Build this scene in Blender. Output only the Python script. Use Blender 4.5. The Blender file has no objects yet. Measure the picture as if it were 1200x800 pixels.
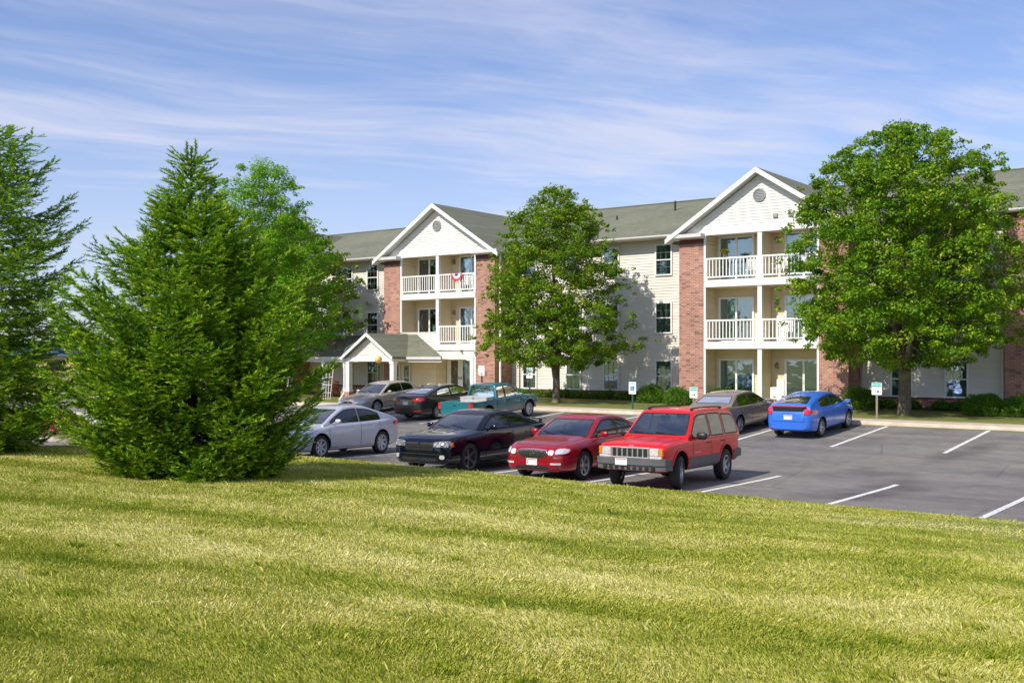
import bpy, bmesh, math, random
import numpy as np
from mathutils import Vector, Matrix
from mathutils.bvhtree import BVHTree

R = math.radians
SC = bpy.context.scene
COL = SC.collection
S36, C36 = math.sin(R(36.5)), math.cos(R(36.5))

# ------------------------------------------------------------------ helpers
def tag(o, label=None, cat=None, group=None, kind=None):
    if label: o['label'] = label
    if cat: o['category'] = cat
    if group: o['group'] = group
    if kind: o['kind'] = kind
    return o

def empty(name, loc, rot=(0, 0, 0), label=None, cat=None, group=None):
    o = bpy.data.objects.new(name, None)
    o.empty_display_size = 0.2
    COL.objects.link(o)
    o.location = loc
    o.rotation_euler = rot
    tag(o, label, cat, group)
    return o

def link_mesh(name, me, mat=None, parent=None, smooth=False, angle=None):
    if mat is not None:
        if isinstance(mat, (list, tuple)):
            for m in mat: me.materials.append(m)
        else:
            me.materials.append(mat)
    if smooth:
        me.polygons.foreach_set('use_smooth', [True] * len(me.polygons))
        if angle is not None:
            me.set_sharp_from_angle(angle=R(angle))
    o = bpy.data.objects.new(name, me)
    COL.objects.link(o)
    if parent is not None:
        o.parent = parent
    return o

def copy_tree(o, parent=None):
    c = o.copy(); COL.objects.link(c); c.parent = parent
    if parent is not None:
        c.matrix_parent_inverse = o.matrix_parent_inverse.copy()
    for ch in [x for x in bpy.data.objects if x.parent == o]:
        copy_tree(ch, c)
    return c

class MB:
    """collects simple solids, then links them as ONE mesh object"""
    def __init__(s): s.bm = bmesh.new()
    def box(s, x0, x1, y0, y1, z0, z1, bev=0):
        v = [s.bm.verts.new(p) for p in ((x0,y0,z0),(x1,y0,z0),(x1,y1,z0),(x0,y1,z0),(x0,y0,z1),(x1,y0,z1),(x1,y1,z1),(x0,y1,z1))]
        fs = [s.bm.faces.new([v[i] for i in q]) for q in ((0,3,2,1),(4,5,6,7),(0,1,5,4),(1,2,6,5),(2,3,7,6),(3,0,4,7))]
        if bev:
            es = list({e for f in fs for e in f.edges})
            bmesh.ops.bevel(s.bm, geom=es, offset=bev, segments=2, profile=.5, affect='EDGES')
        return s
    def face(s, pts):
        return s.bm.faces.new([s.bm.verts.new(p) for p in pts])
    def prism(s, pts, d):
        """extrude polygon pts (list of 3d) by vector d"""
        a = [s.bm.verts.new(p) for p in pts]
        b = [s.bm.verts.new((p[0]+d[0], p[1]+d[1], p[2]+d[2])) for p in pts]
        s.bm.faces.new(a); s.bm.faces.new(b[::-1])
        n = len(a)
        for i in range(n):
            j = (i+1) % n
            s.bm.faces.new((a[j], a[i], b[i], b[j]))
        return s
    def tube(s, pts, rs, n=8, cap=True):
        pts = [Vector(p) for p in pts]
        if not isinstance(rs, (list, tuple)): rs = [rs]*len(pts)
        rings = []
        up = None
        for i, p in enumerate(pts):
            d = (pts[min(i+1, len(pts)-1)] - pts[max(i-1, 0)]).normalized()
            if up is None:
                up = d.orthogonal().normalized()
            up = (up - d*up.dot(d))
            up = up.normalized() if up.length > 1e-5 else d.orthogonal().normalized()
            w = d.cross(up)
            rings.append([s.bm.verts.new(p + (up*math.cos(k*2*math.pi/n) + w*math.sin(k*2*math.pi/n))*rs[i]) for k in range(n)])
        for a, b in zip(rings, rings[1:]):
            for k in range(n):
                s.bm.faces.new((a[k], a[(k+1) % n], b[(k+1) % n], b[k]))
        if cap:
            s.bm.faces.new(rings[0][::-1]); s.bm.faces.new(rings[-1])
        return s
    def lathe(s, prof, c=(0,0,0), axis='z', n=24, cap=True):
        """prof: list of (r, h)"""
        rings = []
        for r, h in prof:
            ring = []
            for k in range(n):
                a = 2*math.pi*k/n
                if axis == 'z': p = (c[0]+r*math.cos(a), c[1]+r*math.sin(a), c[2]+h)
                elif axis == 'y': p = (c[0]+r*math.sin(a), c[1]+h, c[2]+r*math.cos(a))
                else: p = (c[0]+h, c[1]+r*math.cos(a), c[2]+r*math.sin(a))
                ring.append(s.bm.verts.new(p))
            rings.append(ring)
        for a, b in zip(rings, rings[1:]):
            for k in range(n):
                s.bm.faces.new((a[k], a[(k+1) % n], b[(k+1) % n], b[k]))
        if cap and prof[0][0] > 1e-4: s.bm.faces.new(rings[0][::-1])
        if cap and prof[-1][0] > 1e-4: s.bm.faces.new(rings[-1])
        return s
    def build(s, name, mat, parent=None, smooth=False, angle=35, local=True):
        bmesh.ops.remove_doubles(s.bm, verts=s.bm.verts, dist=1e-5)
        bmesh.ops.recalc_face_normals(s.bm, faces=s.bm.faces)
        me = bpy.data.meshes.new(name); s.bm.to_mesh(me); s.bm.free()
        o = link_mesh(name, me, mat, parent, smooth, angle if smooth else None)
        if parent is not None and not local:
            o.matrix_parent_inverse = Matrix.LocRotScale(parent.location, parent.rotation_euler, None).inverted()
        return o

def np_mesh(name, V, F, mats, parent=None, attr=None, midx=None, smooth=False):
    """V (n,3), F (m,k) all the same k"""
    me = bpy.data.meshes.new(name)
    V = np.ascontiguousarray(V, dtype=np.float32); F = np.ascontiguousarray(F, dtype=np.int32)
    n, (m, k) = len(V), F.shape
    me.vertices.add(n); me.vertices.foreach_set('co', V.ravel())
    me.loops.add(m*k); me.loops.foreach_set('vertex_index', F.ravel())
    me.polygons.add(m)
    me.polygons.foreach_set('loop_start', np.arange(0, m*k, k, dtype=np.int32))
    if midx is not None: me.polygons.foreach_set('material_index', midx.astype(np.int32))
    me.update(calc_edges=True)
    if smooth: me.polygons.foreach_set('use_smooth', np.ones(m, dtype=bool))
    if attr is not None:
        at = me.attributes.new('rnd', 'FLOAT', 'POINT'); at.data.foreach_set('value', attr.astype(np.float32))
    return link_mesh(name, me, mats, parent)

# ------------------------------------------------------------------ materials
class NT:
    def __init__(s, name):
        s.m = bpy.data.materials.new(name); s.m.use_nodes = True
        s.t = s.m.node_tree; s.t.nodes.clear()
        s.out = s.t.nodes.new('ShaderNodeOutputMaterial')
    def n(s, typ, **kw):
        nd = s.t.nodes.new('ShaderNode'+typ)
        for k, v in kw.items():
            if k.startswith('i_'):
                key = k[2:]
                key = int(key) if key.isdigit() else key.replace('_', ' ')
                s.set(nd.inputs[key], v)
            else: setattr(nd, k, v)
        return nd
    def set(s, inp, v):
        if isinstance(v, bpy.types.NodeSocket): s.t.links.new(v, inp)
        elif isinstance(v, tuple) and len(v) == 3 and inp.type == 'RGBA': inp.default_value = (*v, 1)
        else: inp.default_value = v
    def noise(s, scale, detail=3, vec=None, rough=.5):
        nd = s.n('TexNoise', i_Scale=scale, i_Detail=float(detail), i_Roughness=rough)
        if vec is not None: s.t.links.new(vec, nd.inputs['Vector'])
        return nd.outputs['Fac']
    def ramp(s, fac, stops):
        nd = s.n('ValToRGB'); s.set(nd.inputs[0], fac)
        el = nd.color_ramp.elements
        while len(el) < len(stops): el.new(.5)
        for e, (p, c) in zip(el, stops):
            e.position = p; e.color = (*c, 1) if len(c) == 3 else c
        return nd.outputs[0]
    def mix(s, fac, a, b, mode='MIX'):
        nd = s.n('Mix', data_type='RGBA', blend_type=mode)
        s.set(nd.inputs[0], fac); s.set(nd.inputs[6], a); s.set(nd.inputs[7], b)
        return nd.outputs[2]
    def math(s, op, a, b=None, clamp=False):
        nd = s.n('Math', operation=op, use_clamp=clamp); s.set(nd.inputs[0], a)
        if b is not None: s.set(nd.inputs[1], b)
        return nd.outputs[0]
    def coords(s, kind='Object'): return s.n('TexCoord').outputs[kind]
    def pos(s): return s.n('NewGeometry').outputs['Position']
    def mapping(s, vec, scale=(1,1,1), rot=(0,0,0), loc=(0,0,0)):
        nd = s.n('Mapping'); s.t.links.new(vec, nd.inputs[0])
        nd.inputs['Scale'].default_value = scale; nd.inputs['Rotation'].default_value = rot; nd.inputs['Location'].default_value = loc
        return nd.outputs[0]
    def bump(s, h, strength=.3, dist=.01):
        return s.n('Bump', i_Height=h, i_Strength=strength, i_Distance=dist).outputs[0]
    def bsdf(s, **kw):
        nd = s.n('BsdfPrincipled', **{'i_'+k: v for k, v in kw.items()})
        s.t.links.new(nd.outputs[0], s.out.inputs[0]); return nd

def simple(name, col, rough=.5, metal=0., var=.12, scale=6., coat=0., bump=0., spec=.5):
    t = NT(name); p = t.coords()
    nz = t.noise(scale, 4, p)
    dark = tuple(c*(1-var) for c in col); lite = tuple(min(1, c*(1+var)) for c in col)
    c = t.ramp(nz, [(.3, dark), (.7, lite)])
    b = t.bsdf(Base_Color=c, Roughness=rough, Metallic=metal, Coat_Weight=coat, Specular_IOR_Level=spec)
    b.inputs['Coat Roughness'].default_value = .04
    if bump: t.set(b.inputs['Normal'], t.bump(t.noise(scale*6, 3, p), bump))
    return t.m

def paint(name, col, metal=.0, rough=.35, coat=1., spec=.4):
    t = NT(name); p = t.coords()
    dirt = t.ramp(t.noise(3., 4, p), [(.45, (1, 1, 1)), (.8, (.92, .92, .91))])
    c = t.mix(1., col, dirt, 'MULTIPLY')
    b = t.bsdf(Base_Color=c, Roughness=rough, Metallic=metal, Coat_Weight=coat, Coat_Roughness=.03, Specular_IOR_Level=spec)
    inn = t.n('BsdfDiffuse', i_Color=(.10, .10, .10)); mx = t.n('MixShader')    # lining on the inner face
    t.set(mx.inputs[0], t.n('NewGeometry').outputs['Backfacing']); t.t.links.new(b.outputs[0], mx.inputs[1]); t.t.links.new(inn.outputs[0], mx.inputs[2])
    t.t.links.new(mx.outputs[0], t.out.inputs[0])
    return t.m

M = {}
def setup_materials():
    M['white_trim'] = simple('white_trim', (.80, .80, .77), .5, var=.04, scale=2)
    M['white_metal'] = simple('white_metal', (.78, .79, .80), .4, var=.04)
    M['gutter'] = simple('gutter', (.60, .59, .57), .45, var=.06)
    M['dark_metal'] = simple('dark_metal', (.03, .032, .035), .5)
    M['green_metal'] = simple('green_metal', (.02, .07, .07), .5)
    M['tan_metal'] = simple('tan_metal', (.25, .21, .17), .6)
    M['rubber'] = simple('rubber', (.018, .018, .019), .75, var=.25, scale=12)
    M['black_plastic'] = simple('black_plastic', (.016, .016, .018), .45)
    M['grey_plastic'] = simple('grey_plastic', (.10, .10, .105), .55, var=.12)
    M['chrome'] = simple('chrome', (.72, .73, .75), .12, 1., var=.05)
    M['alloy'] = simple('alloy', (.50, .51, .53), .28, .85, var=.08)
    M['hubcap'] = simple('hubcap', (.52, .53, .55), .35, .4, var=.05)
    M['dark_alloy'] = simple('dark_alloy', (.20, .20, .21), .25, .8)
    M['seam'] = simple('seam', (.01, .01, .011), .7)
    M['plate'] = simple('plate', (.75, .75, .73), .45, var=.04)
    M['plate_red'] = simple('plate_red', (.45, .12, .12), .5)
    M['well'] = simple('well', (.008, .008, .008), .9)
    M['wood'] = simple('wood', (.40, .13, .03), .5, var=.25, scale=9)
    M['terracotta'] = simple('terracotta', (.35, .17, .08), .8)
    M['white_plastic'] = simple('white_plastic', (.78, .78, .77), .4, var=.03)
    M['concrete'] = None
    # lit roof things
    t = NT('headlamp'); p = t.coords()
    vz = t.n('TexVoronoi', i_Scale=22.); t.t.links.new(p, vz.inputs['Vector'])
    c = t.ramp(vz.outputs['Distance'], [(.0, (.55, .56, .56)), (.6, (.85, .86, .86))])
    t.bsdf(Base_Color=c, Roughness=.12, Metallic=.35, Coat_Weight=1.)
    M['headlamp'] = t.m
    t = NT('dark_headlamp'); p = t.coords()
    vz = t.n('TexVoronoi', i_Scale=14.); t.t.links.new(p, vz.inputs['Vector'])
    c = t.ramp(vz.outputs['Distance'], [(.15, (.75, .75, .72)), (.42, (.22, .22, .21))])
    t.bsdf(Base_Color=c, Roughness=.12, Metallic=.4, Coat_Weight=1.)
    M['dark_headlamp'] = t.m
    t = NT('red_lamp'); p = t.coords()
    c = t.ramp(t.noise(20, 2, p), [(.35, (.45, .008, .01)), (.65, (.62, .02, .02))])
    t.bsdf(Base_Color=c, Roughness=.12, Coat_Weight=1.); M['red_lamp'] = t.m
    M['amber'] = simple('amber', (.75, .22, .02), .15, coat=1.)
    # car glass: see-through dark tint with strong sky reflection
    t = NT('car_glass')
    lw = t.n('Fresnel', i_IOR=1.7).outputs[0]
    tr = t.n('BsdfTransparent', i_Color=(.36, .42, .42)); gl = t.n('BsdfGlossy', i_Color=(.95, .97, 1), i_Roughness=.03)
    mx = t.n('MixShader'); t.set(mx.inputs[0], t.math('ADD', lw, .20, True)); t.t.links.new(tr.outputs[0], mx.inputs[1]); t.t.links.new(gl.outputs[0], mx.inputs[2])
    t.t.links.new(mx.outputs[0], t.out.inputs[0]); M['car_glass'] = t.m
    t = NT('side_glass')
    lw = t.n('Fresnel', i_IOR=1.5).outputs[0]
    tr = t.n('BsdfTransparent', i_Color=(.26, .31, .30)); gl = t.n('BsdfGlossy', i_Color=(.95, .97, 1), i_Roughness=.03)
    mx = t.n('MixShader'); t.set(mx.inputs[0], t.math('ADD', lw, .06, True)); t.t.links.new(tr.outputs[0], mx.inputs[1]); t.t.links.new(gl.outputs[0], mx.inputs[2])
    t.t.links.new(mx.outputs[0], t.out.inputs[0]); M['side_glass'] = t.m
    t = NT('window_glass')
    lw = t.n('Fresnel', i_IOR=1.6).outputs[0]
    tr = t.n('BsdfTransparent', i_Color=(.62, .78, .76)); gl = t.n('BsdfGlossy', i_Color=(.9, .97, 1), i_Roughness=.02)
    nz = t.noise(1.3, 2, t.pos())
    t.set(gl.inputs['Normal'], t.bump(nz, .25, .05))
    mx = t.n('MixShader'); t.set(mx.inputs[0], t.math('ADD', lw, .16, True)); t.t.links.new(tr.outputs[0], mx.inputs[1]); t.t.links.new(gl.outputs[0], mx.inputs[2])
    t.t.links.new(mx.outputs[0], t.out.inputs[0]); M['window_glass'] = t.m
    M['dark_glass'] = simple('dark_glass', (.012, .014, .016), .04, coat=1.)
    M['room_dark'] = simple('room_dark', (.22, .28, .30), .9, var=.5, scale=2)
    M['grille_grey'] = simple('grille_grey', (.22, .25, .25), .5)
    M['slot_silver'] = simple('slot_silver', (.45, .46, .47), .3, .5)
    M['tool_metal'] = simple('tool_metal', (.52, .50, .48), .45, .2)
    M['seat_dark'] = simple('seat_dark', (.03, .03, .032), .9)
    M['grey_trim'] = simple('grey_trim', (.30, .31, .30), .6)
    M['seat'] = simple('seat', (.12, .12, .125), .85, var=.2)
    M['seat_tan'] = simple('seat_tan', (.33, .28, .22), .85, var=.15)
    t = NT('curtain'); p = t.pos()
    w = t.n('TexWave', wave_type='BANDS', bands_direction='X', i_Scale=5., i_Distortion=1.5, i_Detail=1.)
    t.t.links.new(p, w.inputs['Vector'])
    c = t.ramp(w.outputs['Fac'], [(0, (.42, .46, .42)), (1, (.62, .66, .61))])
    t.bsdf(Base_Color=c, Roughness=.9, Normal=t.bump(w.outputs['Fac'], .6, .03)); M['curtain'] = t.m
    t = NT('blind'); p = t.pos()
    w = t.n('TexWave', wave_type='BANDS', bands_direction='Z', i_Scale=9.)
    t.t.links.new(p, w.inputs['Vector'])
    c = t.ramp(w.outputs['Fac'], [(0, (.42, .44, .44)), (1, (.60, .62, .61))])
    t.bsdf(Base_Color=c, Roughness=.8); M['blind'] = t.m
    # siding
    for nm, col in (('siding', (.75, .715, .645)), ('siding_cream', (.76, .64, .43)), ('siding_white', (.78, .755, .70))):
        t = NT(nm); p = t.pos()
        n1 = t.noise(1., 4, t.mapping(p, (.6, .6, 5.)))
        c = t.ramp(n1, [(.3, tuple(x*.93 for x in col)), (.7, tuple(x*1.05 for x in col))])
        n2 = t.noise(.8, 5, p)
        c = t.mix(1., c, t.ramp(n2, [(.35, (.92, .91, .88)), (.6, (1, 1, 1))]), 'MULTIPLY')
        t.bsdf(Base_Color=c, Roughness=.6, Normal=t.bump(t.noise(40, 3, t.mapping(p, (.15, .15, 1.))), .12, .003)); M[nm] = t.m
    # brick
    t = NT('brick'); g = t.n('NewGeometry')
    sep = t.n('SeparateXYZ'); t.t.links.new(g.outputs['Position'], sep.inputs[0])
    xy = t.math('ADD', sep.outputs[0], sep.outputs[1])
    cmb = t.n('CombineXYZ'); t.set(cmb.inputs[0], xy); t.set(cmb.inputs[1], sep.outputs[2])
    br = t.n('TexBrick', i_Scale=1., i_Mortar_Size=.007, i_Brick_Width=.215, i_Row_Height=.075, i_Bias=-.1)
    br.inputs['Color1'].default_value = (.41, .19, .135, 1); br.inputs['Color2'].default_value = (.345, .155, .112, 1); br.inputs['Mortar'].default_value = (.50, .41, .34, 1)
    t.t.links.new(cmb.outputs[0], br.inputs['Vector'])
    # sparse dark bricks + weathering
    vo = t.n('TexWhiteNoise', noise_dimensions='2D')
    sn = t.n('VectorMath', operation='SNAP'); t.t.links.new(cmb.outputs[0], sn.inputs[0]); sn.inputs[1].default_value = (.215, .075, 1)
    t.t.links.new(sn.outputs[0], vo.inputs['Vector'])
    dk = t.ramp(vo.outputs['Value'], [(.0, (1, 1, 1)), (.86, (1, 1, 1)), (.90, (.58, .62, .7)), (1., (.58, .62, .7))])
    pale = t.ramp(vo.outputs['Value'], [(.0, (1.2, 1.22, 1.24)), (.12, (1.2, 1.22, 1.24)), (.14, (1, 1, 1))])
    c = t.mix(1., br.outputs['Color'], dk, 'MULTIPLY'); c = t.mix(1., c, pale, 'MULTIPLY')
    c = t.mix(1., c, t.ramp(t.noise(.7, 5, g.outputs['Position']), [(.3, (.82, .8, .8)), (.7, (1.08, 1.05, 1.02))]), 'MULTIPLY')
    t.bsdf(Base_Color=c, Roughness=.85, Normal=t.bump(br.outputs['Fac'], -.5, .01)); M['brick'] = t.m
    t = NT('brick_dark'); c = t.ramp(t.noise(7, 3, t.mapping(t.pos(), (2.5, 1, .3))), [(.35, (.09, .035, .035)), (.65, (.20, .075, .06))])
    t.bsdf(Base_Color=c, Roughness=.85); M['brick_dark'] = t.m
    # shingles
    t = NT('shingle'); p = t.pos()
    sep = t.n('SeparateXYZ'); t.t.links.new(p, sep.inputs[0])
    cmb = t.n('CombineXYZ'); t.set(cmb.inputs[0], t.math('ADD', sep.outputs[0], t.math('MULTIPLY', sep.outputs[1], .13))); t.set(cmb.inputs[1], t.math('MULTIPLY', sep.outputs[2], 1.))
    br = t.n('TexBrick', i_Scale=1., i_Mortar_Size=.003, i_Brick_Width=.32, i_Row_Height=.055, i_Bias=0.)
    br.inputs['Color1'].default_value = (.185, .190, .135, 1); br.inputs['Color2'].default_value = (.135, .143, .105, 1); br.inputs['Mortar'].default_value = (.08, .085, .065, 1)
    t.t.links.new(cmb.outputs[0], br.inputs['Vector'])
    c = t.mix(1., br.outputs['Color'], t.ramp(t.noise(.35, 6, p), [(.3, (.86, .88, .86)), (.7, (1.15, 1.12, 1.08))]), 'MULTIPLY')
    c = t.mix(1., c, t.ramp(t.noise(30, 2, p), [(.3, (.8, .8, .8)), (.7, (1.2, 1.2, 1.2))]), 'MULTIPLY')
    t.bsdf(Base_Color=c, Roughness=.95, Normal=t.bump(t.noise(25, 4, p), .4, .02)); M['shingle'] = t.m
    # asphalt
    t = NT('asphalt'); p = t.pos()
    c = t.ramp(t.noise(90, 3, p), [(.3, (.118, .110, .104)), (.7, (.245, .227, .214))])
    st = t.ramp(t.noise(.45, 5, t.mapping(p, (.35, 1., 1.)), .6), [(.3, (.72, .72, .74)), (.5, (1, 1, 1)), (.72, (1.22, 1.19, 1.15))])
    c = t.mix(1., c, st, 'MULTIPLY')
    # darker oil stains in stall centres
    sp = t.ramp(t.noise(.42, 2, t.mapping(p, (.9, .5, 1.), loc=(3.1, 7.7, 0))), [(.54, (1, 1, 1)), (.68, (.58, .58, .60))])
    c = t.mix(1., c, sp, 'MULTIPLY')
    md = t.ramp(t.noise(3.2, 5, p, .65), [(.32, (.84, .84, .85)), (.68, (1.14, 1.13, 1.12))])
    c = t.mix(1., c, md, 'MULTIPLY')
    tr = t.ramp(t.noise(.9, 3, t.mapping(p, (.05, 1.4, 1.), loc=(0, 5, 0))), [(.40, (.88, .88, .89)), (.60, (1.06, 1.06, 1.05))])
    c = t.mix(1., c, tr, 'MULTIPLY')
    vo = t.n('TexVoronoi', feature='DISTANCE_TO_EDGE', i_Scale=.28); t.t.links.new(t.mix(.06, t.mapping(p), t.n('TexNoise', i_Scale=1.5).outputs['Color']), vo.inputs['Vector'])
    cr = t.ramp(vo.outputs['Distance'], [(.0, (.35, .35, .35)), (.010, (1, 1, 1))])
    c = t.mix(.5, c, t.mix(1., c, cr, 'MULTIPLY'))
    t.bsdf(Base_Color=c, Roughness=.88, Normal=t.bump(t.noise(120, 3, p), .4, .006)); M['asphalt'] = t.m
    t = NT('line_paint'); p = t.pos()
    f = t.ramp(t.noise(18, 5, p, .7), [(.36, (.20, .19, .18)), (.47, (.72, .72, .70))])
    t.bsdf(Base_Color=f, Roughness=.7); M['line_paint'] = t.m
    t = NT('concrete'); p = t.pos()
    c = t.ramp(t.noise(2.2, 6, p, .65), [(.3, (.42, .35, .27)), (.7, (.62, .53, .42))])
    t.bsdf(Base_Color=c, Roughness=.85, Normal=t.bump(t.noise(50, 3, p), .3, .005)); M['concrete'] = t.m
    # lawn ground
    t = NT('lawn'); p = t.pos()
    big = t.noise(.33, 5, t.mapping(p, (.35, 1.1, 1), (0, 0, R(8))), .62)
    fine = t.noise(28, 5, p, .7)
    c = t.ramp(big, [(.30, (.095, .135, .018)), (.5, (.165, .18, .032)), (.70, (.28, .25, .085))])
    c = t.mix(1., c, t.ramp(fine, [(.25, (.45, .5, .4)), (.5, (1, 1, 1)), (.8, (1.5, 1.4, 1.3))]), 'MULTIPLY')
    t.bsdf(Base_Color=c, Roughness=.95, Normal=t.bump(fine, .8, .04)); M['lawn'] = t.m
    t = NT('thatch'); p = t.pos()
    fine = t.noise(40, 5, p, .7)
    c = t.ramp(t.noise(.4, 4, p), [(.3, (.13, .17, .018)), (.7, (.27, .25, .07))])
    c = t.mix(1., c, t.ramp(fine, [(.3, (.5, .5, .5)), (.7, (1.4, 1.4, 1.4))]), 'MULTIPLY')
    t.bsdf(Base_Color=c, Roughness=.95, Normal=t.bump(fine, .8, .03)); M['thatch'] = t.m
    t = NT('mulch'); p = t.pos()
    c = t.ramp(t.noise(20, 5, p, .7), [(.3, (.03, .018, .012)), (.7, (.14, .085, .055))])
    t.bsdf(Base_Color=c, Roughness=.95, Normal=t.bump(t.noise(30, 4, p), .8, .03)); M['mulch'] = t.m
    # grass blades
    t = NT('grass_blade'); p = t.pos()
    big = t.noise(.33, 5, t.mapping(p, (.35, 1.1, 1), (0, 0, R(8))), .62)
    mid = t.noise(1.6, 4, t.mapping(p, (.6, 1.2, 1)), .6)
    # mowing bands: light off leaning blades, plus dry grass, put into the colour
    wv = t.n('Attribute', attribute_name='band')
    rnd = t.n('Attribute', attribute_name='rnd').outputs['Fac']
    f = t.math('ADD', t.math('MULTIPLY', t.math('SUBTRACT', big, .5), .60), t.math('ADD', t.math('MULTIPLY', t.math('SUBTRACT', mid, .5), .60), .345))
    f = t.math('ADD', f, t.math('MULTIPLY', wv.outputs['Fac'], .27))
    f = t.math('ADD', f, t.math('MULTIPLY', t.math('SUBTRACT', rnd, .5), .34))
    c = t.ramp(f, [(.22, (.13, .20, .010)), (.38, (.31, .36, .026)), (.54, (.58, .55, .11)), (.74, (.88, .80, .38))])
    b = t.bsdf(Base_Color=c, Roughness=.55, Specular_IOR_Level=.3)
    tl = t.n('BsdfTranslucent', i_Color=t.mix(.5, c, (.35, .42, .04))); mx = t.n('MixShader', i_0=.30)
    t.t.links.new(b.outputs[0], mx.inputs[1]); t.t.links.new(tl.outputs[0], mx.inputs[2]); t.t.links.new(mx.outputs[0], t.out.inputs[0]); M['grass_blade'] = t.m
    # leaves
    def leafm(nm, stops, trans, tcol, rough=.5, scale=.7):
        t = NT(nm); rnd = t.n('Attribute', attribute_name='rnd').outputs['Fac']
        f = t.math('ADD', t.math('MULTIPLY', rnd, .75), t.math('MULTIPLY', t.noise(scale, 3, t.pos()), .35))
        c = t.ramp(f, stops)
        b = t.bsdf(Base_Color=c, Roughness=rough, Specular_IOR_Level=.22)
        tl = t.n('BsdfTranslucent', i_Color=t.mix(.5, c, tcol)); mx = t.n('MixShader', i_0=trans)
        t.t.links.new(b.outputs[0], mx.inputs[1]); t.t.links.new(tl.outputs[0], mx.inputs[2]); t.t.links.new(mx.outputs[0], t.out.inputs[0]); M[nm] = t.m
    leafm('leaf_pear', [(.15, (.032, .092, .006)), (.42, (.085, .188, .009)), (.68, (.18, .30, .012)), (.87, (.36, .40, .02)), (.97, (.46, .24, .04))], .30, (.42, .62, .02))
    leafm('leaf_green', [(.15, (.024, .085, .004)), (.45, (.078, .190, .007)), (.68, (.18, .33, .010)), (.88, (.38, .45, .022)), (.98, (.50, .32, .06))], .28, (.38, .60, .02))
    leafm('leaf_locust', [(.15, (.07, .19, .006)), (.6, (.16, .36, .010)), (.95, (.30, .48, .02))], .35, (.40, .75, .03))
    leafm('needle', [(.1, (.018, .062, .006)), (.36, (.055, .155, .008)), (.60, (.20, .37, .012)), (.92, (.54, .66, .04))], .2, (.4, .7, .03), .5, 1.3)
    leafm('shrub_leaf', [(.1, (.035, .10, .010)), (.6, (.085, .20, .012)), (.95, (.20, .30, .02))], .25, (.2, .4, .02))
    leafm('hosta', [(.1, (.05, .13, .012)), (.9, (.16, .26, .03))], .3, (.2, .4, .02))
    M['flower_red'] = simple('flower_red', (.60, .05, .09), .6, var=.3)
    M['flower_white'] = simple('flower_white', (.75, .72, .72), .6, var=.1)
    M['flower_yellow'] = simple('flower_yellow', (.75, .48, .03), .6, var=.2)
    t = NT('bark'); p = t.coords()
    n1 = t.noise(6, 6, t.mapping(p, (3, 3, .8)), .7)
    c = t.ramp(n1, [(.3, (.055, .045, .035)), (.7, (.20, .165, .12))])
    lich = t.ramp(t.noise(1.6, 4, p), [(.52, (0, 0, 0)), (.66, (1, 1, 1))])
    c = t.mix(lich, c, (.20, .20, .05))
    t.bsdf(Base_Color=c, Roughness=.95, Normal=t.bump(n1, .8, .05)); M['bark'] = t.m
    t = NT('bark_dark'); n1 = t.noise(8, 6, t.mapping(t.coords(), (3, 3, 1)), .7)
    t.bsdf(Base_Color=t.ramp(n1, [(.3, (.03, .022, .016)), (.7, (.11, .08, .055))]), Roughness=.95, Normal=t.bump(n1, .8, .05)); M['bark_dark'] = t.m
    # vehicle paints
    M['p_red'] = paint('p_red', (.74, .010, .012), .0, .3, .6, .3)
    M['p_crimson'] = paint('p_crimson', (.34, .003, .016), .2, .3, .8)
    M['p_black'] = paint('p_black', (.0015, .003, .012), .0, .12, .5, .35)
    M['p_silver'] = paint('p_silver', (.56, .57, .64), .35, .4)
    M['p_champagne'] = paint('p_champagne', (.50, .44, .38), .3, .4)
    M['p_tan'] = paint('p_tan', (.27, .215, .17), .35, .4)
    M['p_charcoal'] = paint('p_charcoal', (.028, .024, .024), .3)
    M['p_teal'] = paint('p_teal', (.010, .165, .20), .2, .4)
    M['p_lower_silver'] = paint('p_lower_silver', (.26, .26, .26), .4, .45)
    M['p_blue'] = paint('p_blue', (.030, .17, .72), .15, .35)

# ------------------------------------------------------------------ terrain
CAMZ = 2.2
HY = [(18.9, 2.84), (24, 2.90), (27, 2.89), (31.4, 2.71), (36.9, 2.37)]
def pl(pts, v):
    if v <= pts[0][0]: return pts[0][1]
    for (a, b), (c, d) in zip(pts, pts[1:]):
        if v <= c: return b + (d-b)*(v-a)/(c-a)
    return pts[-1][1]
def xadj(X):
    if X > -32: return .005*(-10-min(X, 12.))
    return max(.110 - .03*(-32-X), -.10)
def zlot(X, Y):
    return CAMZ - pl(HY, Y) + xadj(X)
def sst(a, b, x):
    t = min(1, max(0, (x-a)/(b-a))); return t*t*(3-2*t)
def yk(X): return 18.9 - 2.3*sst(-24, -28, X) if X < -24 else 18.9
YK1, YW1 = 36.9, 38.3
LAWN = [(-400, .9), (-6, .66), (0, .58), (8, .24), (14, -.05), (17.5, -.26), (18.9, -.49)]
def zlawn(X, Y):
    """ground height anywhere outside the paved lot"""
    k = yk(X)
    if Y <= k:
        y = Y*18.9/k if Y > 0 else Y
        z = pl(LAWN, y)
        w = sst(8, 18.5, y)
        return z + xadj(X)*w + (.02*math.sin(X*.7+Y*.3) + .015*math.sin(Y*1.1-X*.2))*(1-sst(15, 18.5, y))
    kt = zlot(X, 36.9)+.15
    return kt + .012*max(0, min(Y, 48)-YW1)
def z_bed(X, Y): return zlot(X, Y)+.14
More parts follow.
